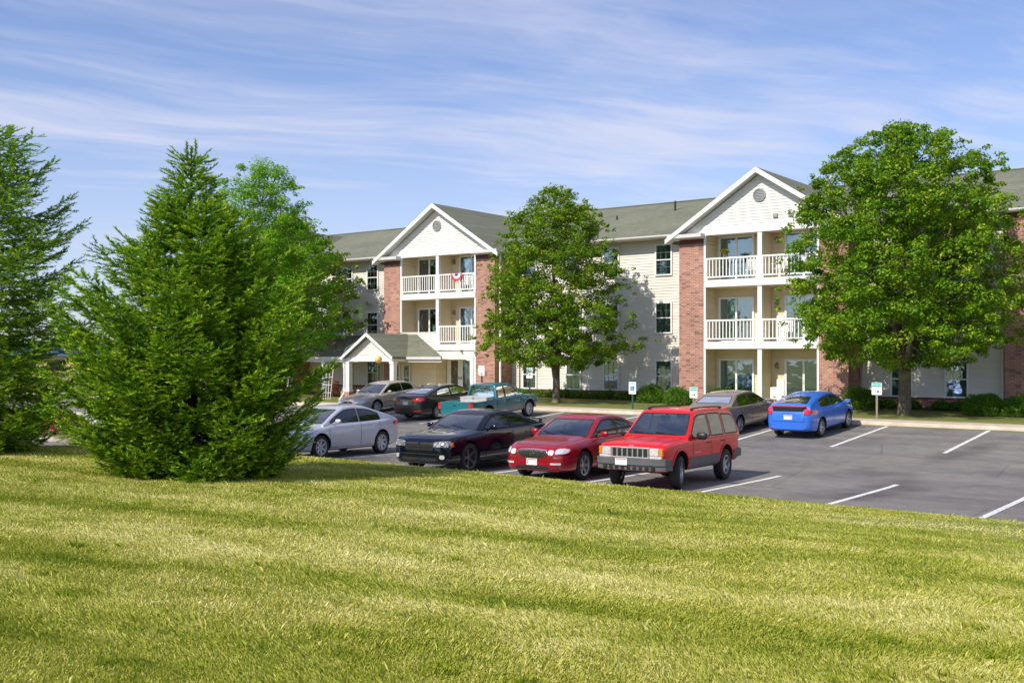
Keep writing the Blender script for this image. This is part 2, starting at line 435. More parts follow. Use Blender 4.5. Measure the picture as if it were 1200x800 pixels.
def grid_sheet(name, xs, ys, fz, mat, parent=None):
    V = []; F = []
    ny = len(ys)
    for x in xs:
        for y in ys: V.append((x, y, fz(x, y)))
    for i in range(len(xs)-1):
        for j in range(ny-1):
            a = i*ny+j; F.append((a, a+ny, a+ny+1, a+1))
    return np_mesh(name, np.array(V), np.array(F), mat, parent, smooth=True)

def frange(a, b, st):
    n = max(1, int(round((b-a)/st))); return [a+(b-a)*i/n for i in range(n+1)]

def build_ground():
    # base ground: one sheet out to the horizon
    xs = [-1500, -700, -300, -150, -100, -80] + frange(-60, 24, 1.) + [40, 80, 200, 600, 1500]
    ys = [-1500, -500, -150, -60, -30, -15] + frange(-8, 16, .8) + [16.5, 17, 17.5, 18, 18.5, 18.75] + [19.2, 22, 24, 27, 29, 31.4, 33, 35, 36.5, 37.2, 38.3, 40, 42, 45, 50, 60, 80, 120, 250, 600, 1500]
    def fz(x, y):
        k = yk(x)
        if y > k-.2 and y < 37.1: return zlot(x, y) - .10
        return zlawn(x, y) - .02
    tag(grid_sheet('ground', xs, ys, fz, M['lawn']), kind='structure')
    # near lawn skin that ends against the kerb
    xs = frange(-60, 24, .6)
    V = []; F = []; nv = 46
    for x in xs:
        k = yk(x)-.14
        for j in range(nv):
            y = -6 + (k+6)*j/(nv-1)
            V.append((x, y, zlawn(x, y)))
    for i in range(len(xs)-1):
        for j in range(nv-1):
            a = i*nv+j; F.append((a, a+nv, a+nv+1, a+1))
    tag(np_mesh('lawn', np.array(V), np.array(F), M['thatch'], smooth=True), kind='structure')
    # asphalt lot (and the drive leading left)
    V = []; F = []; ys_n = 26
    xs = frange(-70, 40, 1.)
    for x in xs:
        k = yk(x)
        for j in range(ys_n):
            t = j/(ys_n-1); y = k + (36.9-k)*t
            V.append((x, y, zlot(x, y)))
    for i in range(len(xs)-1):
        for j in range(ys_n-1):
            a = i*ys_n+j; F.append((a, a+ys_n, a+ys_n+1, a+1))
    tag(np_mesh('parking_lot', np.array(V), np.array(F), M['asphalt'], smooth=True), kind='structure')
    # near kerb
    def kerb(name, pts, w, h):
        V = []; F = []
        for i, (x, y, nx, ny, z) in enumerate(pts):
            prof = [(0, -.12), (0, h-.02), (.02, h), (w, h), (w, -.12)]
            for o, dz in prof: V.append((x+nx*o, y+ny*o, z+dz))
        for i in range(len(pts)-1):
            for j in range(4):
                a = i*5+j; F.append((a, a+1, a+6, a+5))
        return tag(np_mesh(name, np.array(V), np.array(F), M['concrete']), kind='structure')
    kerb('kerb', [(x, yk(x), 0, -1, zlot(x, yk(x))) for x in frange(-70, 40, 1.)], .15, .15)
    kerb('kerb', [(x, 36.9, 0, 1, zlot(x, 36.9)) for x in frange(-70, 40, 1.)], .15, .15)
    # sidewalk slabs with joints
    mb = MB()
    x = -70
    while x < 40:
        x2 = x+1.5
        za, zb = zlot(x, 36.9)+.146, zlot(x2, 36.9)+.146
        mb.prism([(x+.006, 37.055, za-.12), (x2-.006, 37.055, zb-.12), (x2-.006, 37.055, zb), (x+.006, 37.055, za)], (0, YW1-37.055, 0))
        x = x2
    tag(mb.build('sidewalk', M['concrete']), kind='structure')
    # front walk to the entrance
    mb = MB(); mb.prism([(-37.4, 38.3, -.3), (-34.8, 38.3, -.3), (-34.8, 38.3, zlawn(-36, 38.3)+.02), (-37.4, 38.3, zlawn(-37, 38.3)+.02)], (0, 6., .06))
    tag(mb.build('entrance_walk', M['concrete']), kind='structure')
    # stall lines
    def stripe(x, y0, y1, w=.125):
        V = []; F = []
        yy = frange(y0, y1, .5)
        for y in yy:
            V += [(x-w/2, y, zlot(x-w/2, y)+.005), (x+w/2, y, zlot(x+w/2, y)+.005)]
        for i in range(len(yy)-1): F.append((2*i, 2*i+1, 2*i+3, 2*i+2))
        return V, F
    V = []; F = []
    near = [-4.6-2.80*k for k in range(-3, 8)]
    far = [-1.9, -5.0, -8.1, -11.35, -14.55, -17.6, -20.9, -24.6, -27.75, -30.95, -34.0]
    for x, a, b in [(x, 19.0, 24.75) for x in near] + [(x, 31.45, 36.85) for x in far]:
        v, f = stripe(x, a, b); o = len(V); V += v; F += [tuple(i+o for i in q) for q in f]
    tag(np_mesh('parking_lines', np.array(V), np.array(F), M['line_paint']), kind='structure')
    # planted island on the left
    pts = []
    x0, x1, y0, y1, r = -60, -29.6, 18.9, 29.0, 1.6
    def arc(cx, cy, a0, a1): return [(cx+r*math.cos(R(a0+(a1-a0)*i/8)), cy+r*math.sin(R(a0+(a1-a0)*i/8))) for i in range(9)]
    out = [(x, y0) for x in frange(x0, x1-r, 2.)] + arc(x1-r, y0+r, -90, 0) + [(x1, y) for y in frange(y0+r, y1-r, 1.5)] + arc(x1-r, y1-r, 0, 90) + [(x, y1) for x in frange(x1-r, x0, 2.)]
    mb = MB()
    n = len(out)
    V = []; F = []
    for i, (x, y) in enumerate(out):
        a = Vector(out[max(i-1, 0)]); b = Vector(out[min(i+1, n-1)]); d = (b-a).normalized(); nx, ny = -d.y, d.x
        z = zlot(x, y)
        for o, dz in [(0, -.12), (0, .13), (.02, .15), (.15, .15), (.15, -.12)]: V.append((x+nx*o, y+ny*o, z+dz))
    for i in range(n-1):
        for j in range(4):
            a = i*5+j; F.append((a, a+1, a+6, a+5))
    tag(np_mesh('island_kerb', np.array(V), np.array(F), M['concrete']), kind='structure')
    bed = grid_sheet('island_lawn', frange(x0, x1-.16, 1.1), frange(y0+.16, y1-.16, 1.1), lambda x, y: z_bed(x, y), M['lawn'])
    # trim corners of the bed sheet
    me = bed.data
    bm = bmesh.new(); bm.from_mesh(me)
    for v in bm.verts:
        for cy, s in ((y0+r, -1), (y1-r, 1)):
            cx = x1-r
            if v.co.x > cx and (v.co.y-cy)*s > 0:
                d = math.hypot(v.co.x-cx, v.co.y-cy); rr = r-.15
                if d > rr: v.co.x = cx+(v.co.x-cx)*rr/d; v.co.y = cy+(v.co.y-cy)*rr/d
    bm.to_mesh(me); bm.free()
    tag(bed, kind='structure')
    # mulch bed along the building foot
    mb = MB()
    for a, b in ((-33.6, -23.3), (-15.1, 6.)):
        xs = frange(a, b, 1.)
        for p, q in zip(xs, xs[1:]):
            mb.face([(p, 44.6, zlawn(p, 44.6)+.012), (q, 44.6, zlawn(q, 44.6)+.012), (q, 45.75, zlawn(q, 45.75)+.02), (p, 45.75, zlawn(p, 45.75)+.02)])
    tag(mb.build('mulch_bed', M['mulch']), kind='structure')

def build_grass():
    rng = np.random.default_rng(5)
    N = 1500000
    f = 1250.
    u = rng.random(N)
    D = 3.6*(26/3.6)**(u**.80)            # log-ish distribution
    lat = (rng.random(N)*1640-220-600)/f*D
    X = -S36*D + C36*lat; Y = C36*D + S36*lat
    t = np.clip((X+24)/(-4.), 0, 1); K = 18.9-2.3*(t*t*(3-2*t)); K = np.where(X > -24, 18.9, K)
    ok = (Y < K-.15)
    X, Y, D = X[ok], Y[ok], D[ok]; n = len(X)
    # vectorised terrain
    lx = np.array([p[0] for p in LAWN], float); lz = np.array([p[1] for p in LAWN], float)
    t = np.clip((X+24)/(-4.), 0, 1); K = np.where(X > -24, 18.9, 18.9-2.3*(t*t*(3-2*t)))
    y2 = np.where(Y > 0, Y*18.9/K, Y)
    z = np.interp(y2, lx, lz)
    def ss(a, b, v):
        t = np.clip((v-a)/(b-a), 0, 1); return t*t*(3-2*t)
    xa = np.where(X > -32, .009*(-10-np.minimum(X, 12.)), np.maximum(.198-.03*(-32-X), -.10))
    Z = z + xa*ss(8, 18.5, y2) + (.02*np.sin(X*.7+Y*.3)+.015*np.sin(Y*1.1-X*.2))*(1-ss(15, 18.5, y2))
    Z -= .004
    # height / lean vary in patches and mowing passes
    band = np.sin((Y*math.cos(R(5))+X*math.sin(R(5)))*2*math.pi/1.05*.5)
    patch = .5+.5*np.sin(X*1.3+1.7*np.sin(Y*.9))*np.sin(Y*1.9+1.3*np.sin(X*.8))
    h = (.018+.020*rng.random(n)+.011*patch)*(1+.012*D)
    tuft = np.zeros(n, bool)
    tall = rng.random(n) < .012
    h = np.where(tall, h*1.9, h)
    # clumps of longer, greener blades
    for k in range(70):
        D0 = 5+15*rng.random()**1.4; l0 = (rng.random()*1300-50-600)/f*D0
        cx_, cy_ = -S36*D0+C36*l0, C36*D0+S36*l0; rr = .03+.10*rng.random()**2
        m = ((X-cx_)**2+(Y-cy_)**2) < rr*rr*(.3+1.5*rng.random(n))
        h[m] *= 1.15+.6*rng.random(); tuft[m] = True
    w = (.0010+.00026*D)*(.7+.6*rng.random(n))
    ang = rng.random(n)*2*math.pi
    lean = (.10+.50*rng.random(n))*h
    lx_ = np.cos(ang)*lean + .18*h*np.tanh(2*band); ly_ = np.sin(ang)*lean - .12*h
    fa = rng.random(n)*math.pi
    wx, wy = np.cos(fa)*w, np.sin(fa)*w
    B = np.stack([X, Y, Z], 1)
    V = np.empty((n, 4, 3), np.float32)
    V[:, 0] = B + np.stack([-wx, -wy, 0*wx], 1); V[:, 1] = B + np.stack([wx, wy, 0*wx], 1)
    mid = B + np.stack([lx_*.35, ly_*.35, h*.6], 1)
    V[:, 2] = mid + np.stack([wx*.7, wy*.7, 0*wx], 1)
    V[:, 3] = B + np.stack([lx_, ly_, h*(.95-.2*rng.random(n))], 1)
    i = np.arange(n)[:, None]*4
    F = np.concatenate([i+np.array([[0, 1, 2]]), i+np.array([[0, 2, 3]])], 0)
    rnd = np.repeat(np.where(tuft, rng.random(n)*.6-.10, rng.random(n)), 4)
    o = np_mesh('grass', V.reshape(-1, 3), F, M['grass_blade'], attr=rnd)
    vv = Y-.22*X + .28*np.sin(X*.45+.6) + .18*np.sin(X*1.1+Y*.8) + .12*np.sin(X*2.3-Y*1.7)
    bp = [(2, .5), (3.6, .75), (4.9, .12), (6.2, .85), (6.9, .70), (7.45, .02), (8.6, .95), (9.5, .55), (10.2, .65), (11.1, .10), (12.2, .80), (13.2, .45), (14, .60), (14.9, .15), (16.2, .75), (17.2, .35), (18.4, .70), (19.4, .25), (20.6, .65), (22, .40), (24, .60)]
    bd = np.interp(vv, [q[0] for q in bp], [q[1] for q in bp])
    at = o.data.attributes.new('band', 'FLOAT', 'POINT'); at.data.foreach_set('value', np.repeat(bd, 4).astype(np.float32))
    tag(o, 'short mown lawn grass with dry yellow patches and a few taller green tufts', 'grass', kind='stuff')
YB, Y0, YR = 44.3, 45.8, 45.5      # bay front, main wall, recess back wall
def siding_bm(mb, x0, x1, z0, z1, y, clip=None, step=.135):
    """lap siding facing -y: each course tilts out at its lower edge. clip(z)->(xa,xb)"""
    z = z0
    while z < z1-1e-4:
        zt = min(z+step, z1)
        a0, b0 = (x0, x1) if clip is None else clip(z)
        a1, b1 = (x0, x1) if clip is None else clip(zt)
        if b0-a0 < .02: break
        if b1 < a1: a1 = b1 = (a1+b1)/2
        mb.face([(a0, y-.024, z), (b0, y-.024, z), (b1, y-.002, zt), (a1, y-.002, zt)])
        mb.face([(a0, y, z), (b0, y, z), (b0, y-.024, z), (a0, y-.024, z)])
        z = zt
def siding_side_bm(mb, x, y0, y1, z0, z1, sgn, step=.135):
    z = z0
    while z < z1-1e-4:
        zt = min(z+step, z1)
        mb.face([(x+sgn*.022, y0, z), (x+sgn*.022, y1, z), (x+sgn*.002, y1, zt), (x+sgn*.002, y0, zt)])
        mb.face([(x, y0, z), (x, y1, z), (x+sgn*.022, y1, z), (x+sgn*.022, y0, z)])
        z = zt

def build_building():
    cx = -27
    B = empty('apartment_building', (0, 0, 0), label='long three storey apartment building with pale siding, brick piers and white gables', cat='apartment building')
    XL, XR = -62.5, 9.0
    bays = [(-57.4, -49.5), (-41.8, -33.9), (-23.15, -15.25)]
    # core walls behind the siding
    mb = MB(); mb.box(XL, XR, Y0+.01, 62.0, -.6, 7.95)
    mb.build('wall', M['siding'], B)
    segs = [(XL, -57.4), (-49.5, -41.8), (-33.9, -23.15), (-15.25, XR)]
    for a, b in segs:
        mb = MB(); siding_bm(mb, a, b, .52, 7.9, Y0)
        mb.build('wall', M['siding'], B)
        # brick water table, with a soldier cap
        mb = MB(); mb.box(a, b, Y0-.07, Y0+.02, -.6, .44)
        mb.build('brick_base', M['brick'], B)
        mb = MB(); mb.box(a, b, Y0-.095, Y0+.02, .44, .52)
        mb.build('base_cap', M['brick_dark'], B)
    # end brick pier on the right
    mb = MB(); mb.box(-9.4, -6.4, 45.35, 45.75, -.6, 7.55); mb.build('brick_pier', M['brick'], B)
    mb = MB(); mb.box(-9.4, -6.4, 45.34, 45.75, 7.553, 7.75); mb.build('pier_cap', M['brick_dark'], B)
    # main roof
    ye, yr, ze, zr, th = 45.15, 53.8, 8.03, 10.9, .16
    mb = MB()
    mb.prism([(XL-.4, ye, ze), (XL-.4, yr, zr), (XL-.4, 62.45, ze), (XL-.4, 62.45, ze-th), (XL-.4, yr, zr-th), (XL-.4, ye, ze-th)], (XR-XL+.8, 0, 0))
    roof = mb.build('roof', M['shingle'], B)
    mb = MB(); mb.prism([(XL-.35, ye+.6, 7.9), (XL-.35, yr, zr-.2), (XL-.35, 61.9, 7.9)], (.3, 0, 0)); mb.build('end_gable', M['siding'], B)
    mb = MB(); mb.prism([(XR+.05, ye+.6, 7.9), (XR+.05, yr, zr-.2), (XR+.05, 61.9, 7.9)], (.3, 0, 0))
    mb.build('end_gable', M['siding'], B)
    mb = MB(); mb.box(XL-.3, XR+.3, yr-.13, yr+.13, zr-.02, zr+.03); mb.build('ridge_cap', M['shingle'], roof)
    # soffit and gutter between bays
    for a, b in segs:
        mb = MB(); mb.box(a+.02, b-.02, ye+.03, Y0-.001, 7.86, 7.885); mb.build('soffit', M['siding_cream'], B)
        g = MB()
        g.prism([(a-.1, ye-.11, 8.0), (a-.1, ye+.02, 8.0), (a-.1, ye+.02, 7.87), (a-.1, ye-.06, 7.87), (a-.1, ye-.11, 7.93)], (b-a+.2, 0, 0))
        g.build('gutter', M['gutter'], B)
    def downspout(x, y, z0, z1):
        mb = MB(); mb.box(x-.045, x+.045, y-.09, y-.01, z0+.1, z1, .012)
        mb.tube([(x, y-.05, z0+.12), (x, y-.12, z0+.03), (x, y-.35, z0)], .045, 6)
        mb.build('downspout', M['white_trim'], B)
    downspout(-33.75+.10, Y0-1.3, .15, 7.8)
    downspout(-23.28, Y0-.02, .1, 7.8)
    downspout(-15.1, Y0-.02, .05, 7.8)
    downspout(-9.55, Y0-.02, 0, 7.8)
    # ---------------- windows
    def window(x, z, y=Y0, w=.84, h=1.42, style=0, parent=B):
        d = y-.026
        mb = MB()
        t = .06
        mb.box(x-w/2-.05, x-w/2+t-.03, d-.055, d+.01, z-.05, z+h+.05); mb.box(x+w/2-t+.03, x+w/2+.05, d-.055, d+.01, z-.05, z+h+.05)
        mb.box(x-w/2+.03, x+w/2-.03, d-.055, d+.01, z+h-.01, z+h+.05); mb.box(x-w/2+.03, x+w/2-.03, d-.062, d+.01, z-.05, z+.015)
        mb.box(x-w/2+.03, x+w/2-.03, d-.05, d+.01, z+h/2-.025, z+h/2+.025)
        fr = mb.build('window', M['white_trim'], parent)
        g = MB()      # thin grille bars
        for k in (1, 2): g.box(x-w/2+k*w/3-.006, x-w/2+k*w/3+.006, d-.042, d-.030, z+.01, z+h-.01)
        for zz in (z+h*.25, z+h*.75): g.box(x-w/2+.02, x+w/2-.02, d-.043, d-.029, zz-.006, zz+.006)
        g.build('window_grille', M['grille_grey'], fr)
        mb = MB(); mb.box(x-w/2+.01, x+w/2-.01, d-.026, d-.022, z, z+h); mb.build('pane', M['window_glass'], fr)
        mb = MB(); mb.box(x-w/2+.01, x+w/2-.01, d-.004, d, z, z+h); mb.build('window_interior', M['room_dark'], fr)
        if style in (1, 2):
            zt = z+h-.01; zb = z+.02 if style == 1 else z+.02
            ztop = z+h*.5 if style == 2 else zt
            mb = MB(); mb.box(x-w/2+.015, x+w/2-.015, d-.012, d-.008, zb, ztop); mb.build('blind', M['blind'], fr)
        elif style == 3:
            mb = MB(); mb.box(x-w/2+.015, x-w/2+.25*w, d-.012, d-.008, z+.02, z+h-.02); mb.box(x+w/2-.25*w, x+w/2-.015, d-.012, d-.008, z+.02, z+h-.02); mb.build('curtain', M['curtain'], fr)
    sty = {(-24.75, 2): 2, (-24.75, 1): 1, (-24.75, 0): 1, (-27.7, 0): 2, (-27.7, 1): 3, (-27.7, 2): 0, (-29.95, 0): 2, (-32.7, 0): 1}
    for xw in (-24.75, -27.7, -29.95, -32.7, -11.3, -13.5, -44.1, -46.2, -8.0+.0, -59.8, -61.2, 0.5, 3.2, 6.2):
        for fl in range(3):
            if xw == -8.0: continue
            window(xw, .57+2.8*fl, style=sty.get((xw, fl), (fl+int(abs(xw)*10)) % 4))
    # ---------------- bays with balconies
    def bay(x0, x1, kind):
        bi0, bi1 = x0+1.28, x1-1.28     # inner brick edges
        xc = (x0+x1)/2
        zap, half = 10.50, (x1-x0)/2+.48
        # brick piers (with side returns to the main wall)
        for a, b in ((x0, bi0), (bi1, x1)):
            mb = MB(); mb.box(a, b, YB, Y0+.05, -.6, 7.36); mb.build('brick_pier', M['brick'], B)
            mb = MB(); mb.box(a-.004, b+.004, YB-.012, Y0+.05, 7.363, 7.56); mb.build('pier_cap', M['brick_dark'], B)
            mb = MB(); s0, s1 = (a-.42, b+.02) if a == x0 else (a-.02, b+.42)
            mb.prism([(s0, YB-.42, 7.64), (s0, YB-.42, 7.80), (s0, YB+.3, 7.84), (s0, YB+.3, 7.58), (s0, YB-.3, 7.58)], (s1-s0, 0, 0))
            mb.build('eave_return', M['gutter'], B)
        # recess shell
        mb = MB(); siding_bm(mb, bi0, bi1, -.05, 7.75, YR); mb.build('balcony_wall', M['siding_cream'], B)
        mb = MB(); siding_side_bm(mb, bi0, YB+.02, YR, -.05, 7.75, 1); siding_side_bm(mb, bi1, YB+.02, YR, -.05, 7.75, -1)
        mb.box(xc-.06, xc+.06, YB+.22, YR-.02, -.05, 7.75)
        mb.build('balcony_side_wall', M['siding_cream'], B)
        mb = MB(); mb.box(bi0-.02, bi0+.07, YB-.02, YB+.08, -.1, 7.75); mb.box(bi1-.07, bi1+.02, YB-.02, YB+.08, -.1, 7.75)
        mb.build('corner_trim', M['white_trim'], B)
        # ceiling + beam
        mb = MB(); mb.box(bi0, bi1, YB+.14, YR, 7.76, 7.80); mb.build('balcony_ceiling', M['siding_cream'], B)
        mb = MB(); mb.box(x0+1.2, x1-1.2, YB-.03, YB+.14, 7.72, 8.12); mb.build('beam', M['white_trim'], B)
        mb = MB(); mb.box(bi0-.3, bi1+.3, YB-.045, YB-.032, 8.10, 8.16); mb.build('trim_board', M['white_trim'], B)
        # gable front
        slope = (zap-7.62)/half
        mb = MB()
        def clip(z):
            hw = max(0, (zap-.25-z)/slope)
            return xc-hw, xc+hw
        siding_bm(mb, x0, x1, 8.12, zap, YB, clip)
        hw = (zap-.25-7.8)/slope
        mb.prism([(xc-hw, YB+.001, 7.8), (xc+hw, YB+.001, 7.8), (xc, YB+.001, zap-.25)], (0, .1, 0))
        mb.build('gable', M['siding_white'], B)
        # round louvre vent
        mb = MB(); mb.lathe([(0, 0), (.30, 0), (.30, -.05), (.25, -.06), (.25, -.02), (0, -.02)], (xc, YB-.016, 9.33), 'y', 28)
        for k in range(-3, 4):
            w = math.sqrt(max(.0, .24**2-(k*.068)**2)); mb.box(xc-w, xc+w, YB-.06, YB-.03, 9.33+k*.068-.018, 9.33+k*.068+.012)
        mb.build('round_vent', M['grey_trim'], B, smooth=True)
        # rake boards, soffit, roof
        yf, yb2 = YB-.46, 53.2
        th = .17
        mb = MB()
        prof = [(xc-half, zap-slope*half), (xc, zap), (xc+half, zap-slope*half), (xc+half, zap-slope*half-th), (xc, zap-th), (xc-half, zap-slope*half-th)]
        mb.prism([(p, yf+.03, z+.012) for p, z in prof], (0, yb2-yf, 0))
        rf = mb.build('roof', M['shingle'], B)
        mb = MB()
        for s in (-1, 1):
            mb.prism([(xc, yf, zap+.01), (xc+s*(half+.03), yf, zap-slope*(half+.03)+.01), (xc+s*(half+.03), yf, zap-slope*(half+.03)-.20), (xc, yf, zap-.22)], (0, .05*1, 0))
        mb.build('rake_board', M['white_trim'], B)
        mb = MB()
        for s in (-1, 1):
            mb.prism([(xc, yf+.05, zap-th-.01), (xc+s*(half-.02), yf+.05, zap-slope*(half-.02)-th-.01), (xc+s*(half-.02), yf+.05, zap-slope*(half-.02)-th-.04), (xc, yf+.05, zap-th-.04)], (0, .42, 0))
        mb.build('rake_soffit', M['gutter'], B)
        # storeys
        def railing(par, a, b, z):
            mb = MB(); y = YB+.04
            mb.box(a, b, y-.045, y+.045, z+.92, z+1.0, .01); mb.box(a, b, y-.03, y+.03, z+.10, z+.16)
            n = int((b-a)/.162)
            for k in range(1, n): xx = a+(b-a)*k/n; mb.box(xx-.022, xx+.022, y-.02, y+.02, z+.16, z+.92)
            mb.box(a, a+.07, y-.04, y+.04, z, z+1.0); mb.box(b-.07, b, y-.04, y+.04, z, z+1.0)
            mb.build('railing', M['white_trim'], par)
        def slider(par, a, b, z, st):
            d = YR-.028; h = 2.0
            mb = MB()
            mb.box(a-.05, a+.04, d-.06, d+.01, z, z+h+.06); mb.box(b-.04, b+.05, d-.06, d+.01, z, z+h+.06)
            mb.box(a+.04, b-.04, d-.06, d+.01, z+h-.02, z+h+.06); mb.box(a+.04, b-.04, d-.06, d+.01, z, z+.07)
            m = (a+b)/2; mb.box(m-.045, m+.045, d-.055, d+.01, z+.07, z+h-.02)
            fr = mb.build('sliding_door', M['white_trim'], par)
            mb = MB(); mb.box(a+.03, b-.03, d-.028, d-.024, z+.06, z+h-.01); mb.build('door_pane', M['window_glass'], fr)
            mb = MB(); mb.box(a+.03, b-.03, d-.004, d, z+.06, z+h-.01); mb.build('door_interior', M['room_dark'], fr)
            mb = MB()
            if st == 0: mb.box(m+.03, b-.04, d-.014, d-.010, z+.08, z+h-.03)
            elif st == 1: mb.box(a+.04, m-.03, d-.014, d-.010, z+.08, z+h-.03)
            elif st == 2: mb.box(m+.03, m+.45*(b-m), d-.014, d-.010, z+.08, z+h-.03); mb.box(b-.3*(b-m), b-.04, d-.014, d-.010, z+.08, z+h-.03); mb.box(a+.04, a+.2, d-.014, d-.010, z+.08, z+h-.03)
            else: mb.box(b-.45, b-.04, d-.014, d-.010, z+.08, z+h-.03)
            mb.build('curtain', M['curtain'], fr)
            mb = MB(); mb.box(m-.02, m+.02, d-.085, d-.055, z+.95, z+1.15, .006); mb.build('door_handle', M['gutter'], fr)
        for fl in range(3):
            zf = [.05, 2.88, 5.68][fl]
            if fl:
                mb = MB(); mb.box(bi0, bi1, YB-.05, YR+.0, zf-.32, zf); bal = mb.build('balcony', M['white_trim'], B)
                mb = MB(); mb.box(bi0+.02, bi1-.02, YB+.1, YR-.02, zf-.345, zf-.322); mb.build('balcony_ceiling', M['siding_cream'], bal)
            else:
                mb = MB(); mb.box(bi0, bi1, YB-.3, YR, -.4, .05); bal = mb.build('patio', M['concrete'], B)
            mb = MB(); ztop = [2.56, 5.36, 7.72][fl]
            mb.box(xc-.10, xc+.10, YB+.0, YB+.19, zf, ztop); mb.build('post', M['white_trim'], B)
            if kind == 'left' and fl == 0: continue
            dl = (xc-2.45, xc-.80) if kind != 'left' else (xc-2.35, xc-.75)
            dr = (xc+.75, xc+2.40)
            if kind == 'left': dr = (xc+.68, xc+2.3)
            slider(B, dl[0], dl[1], zf, [2, 1, 0][fl]); slider(B, dr[0], dr[1], zf, [0, 1, 3][fl] if kind != 'left' else 3)
            # porch lamps
            for xl in ((dr[0]-.42), (dl[0]-.18 if False else dl[1]+.33)):
                mb = MB(); mb.box(xl-.05, xl+.05, YR-.05, YR-.012, zf+1.62, zf+1.9, .01)
                mb.lathe([(.02, .0), (.075, .03), (.085, .16), (.04, .22), (0, .23)], (xl, YR-.12, zf+1.64), 'z', 10)
                mb.build('porch_lamp', M['tan_metal'], B, smooth=True)
            if fl:
                if kind == 'left' and fl == 1:
                    mb = MB(); siding_bm(mb, bi0, xc-.1, zf, zf+.62, YB+.02); mb.box(bi0, xc-.1, YB+.022, YB+.1, zf, zf+.62); mb.box(bi0, xc-.1, YB-.02, YB+.11, zf+.62, zf+.68)
                    mb.build('parapet', M['siding_white'], bal)
                else: railing(bal, bi0+.07, xc-.10, zf)
                railing(bal, xc+.10, bi1-.07, zf)
        # white panels standing in for sunlit patches of wall beside the doors
        if kind == 'right':
            mb = MB()
            for fl in (0, 1): zf = [.05, 2.88][fl]; mb.box(xc+.32, xc+.68, YR-.10, YR-.02, zf, zf+1.15, .01)
            mb.build('sunlit_wall_patch', M['white_trim'], B)
        if kind == 'left':
            # closed ground storey with a double glazed door
            mb = MB(); siding_bm(mb, bi0, bi1, -.05, 2.56, YB+.03); mb.box(bi0, bi1, YB+.032, YB+.2, -.3, 2.55)
            mb.build('wall', M['siding_white'], B)
            a, b, z, d = -37.02, -35.40, .02, YB+.012
            mb = MB()
            mb.box(a-.09, a, d-.05, d, z, z+2.22); mb.box(b, b+.09, d-.05, d, z, z+2.22); mb.box(a-.12, b+.12, d-.055, d, z+2.14, z+2.27)
            fr = mb.build('door_frame', M['white_trim'], B)
            m = (a+b)/2
            for p, q in ((a+.005, m-.01), (m+.01, b-.005)):
                mb = MB(); t = .15
                mb.box(p, p+t, d-.035, d, z, z+2.12); mb.box(q-t, q, d-.035, d, z, z+2.12); mb.box(p+t, q-t, d-.035, d, z, z+.22); mb.box(p+t, q-t, d-.035, d, z+1.98, z+2.12)
                dr_ = mb.build('door', M['white_trim'], fr)
                # (thing > part > sub-part only: glass stays with the frame's level)
                dr_.parent = B
                mb = MB(); mb.box(p+t, q-t, d-.018, d-.014, z+.22, z+1.98); mb.build('door_pane', M['window_glass'], dr_)
                mb = MB(); mb.box(p+t, q-t, d-.004, d-.001, z+.22, z+1.98); mb.build('door_interior', M['room_dark'], dr_)
                mb = MB(); s = -1 if p < m-.1 and q < m+.05 else 1
                xh = q-.07 if s == -1 else p+.07
                mb.box(xh-.02, xh+.02, d-.08, d-.035, z+.98, z+1.12, .006); mb.build('door_handle', M['dark_metal'], dr_)
            mb = MB(); mb.lathe([(0, 0), (.06, .01), (.07, .1), (.02, .14)], (m+.1, YB-.1, z+2.42), 'z', 10); mb.box(m+.06, m+.14, YB-.06, YB+.02, z+2.46, z+2.56)
            mb.build('porch_lamp', M['tan_metal'], B, smooth=True)
    for (a, b), k in zip(bays, ('plain', 'left', 'right')): bay(a, b, k)
    # dryer vents on the right gable
    for xv in (-18.45, -17.75, -17.35):
        mb = MB(); mb.box(xv-.11, xv+.11, YB-.09, YB-.01, 8.28, 8.46, .02); mb.build('wall_vent', M['grey_trim'], B)
    # roof stacks
    mb = MB(); mb.tube([(-27.0, 51.2, 9.9), (-27.0, 51.2, 10.55)], .06, 10); mb.build('vent_pipe', M['dark_metal'], B, smooth=True)
    mb = MB(); mb.tube([(-36.8, 53.2, 10.4), (-36.8, 53.2, 11.15)], .16, 12); mb.tube([(-36.8, 53.2, 11.15), (-36.8, 53.2, 11.3)], .24, 12)
    mb.tube([(-36.3, 53.0, 10.4), (-36.3, 53.0, 11.2)], .10, 12); mb.build('roof_flue', M['gutter'], B, smooth=True)
    mb = MB(); mb.tube([(-29.9, 50.0, 9.3), (-29.9, 50.0, 9.85)], .05, 10); mb.build('vent_pipe', M['dark_metal'], B, smooth=True)
    # small wall fixture
    mb = MB(); mb.box(-31.3, -31.15, Y0-.10, Y0-.012, 1.95, 2.15, .02); mb.build('wall_lamp', M['tan_metal'], B)
    mb = MB(); mb.box(-34.95, -34.7, YB-.09, YB-.001, 1.3, 1.65, .01); mb.build('meter_box', M['gutter'], B)
    # ---------------- entry porch
    ye2, yr2, ze2, zr2 = 42.15, 44.26, 2.22, 3.44
    XA, XB = -52.0, -35.7
    mb = MB()
    th = .12
    top = [(XA, ye2, ze2), (XB, ye2, ze2), (-39.3, yr2, zr2), (XA, yr2, zr2)]
    mb.face(top); mb.face([(p[0], p[1], p[2]-th) for p in top][::-1])
    for i in range(4):
        p, q = top[i], top[(i+1) % 4]; mb.face([(p[0], p[1], p[2]-th), (q[0], q[1], q[2]-th), q, p])
    # back slope to the main wall left of the bay
    mb.prism([(XA, yr2, zr2), (XA, Y0-.05, zr2-.6), (XA, Y0-.05, zr2-.72), (XA, yr2, zr2-.12)], (-42.0-XA, 0, 0))
    pr = mb.build('porch_roof', M['shingle'], B)
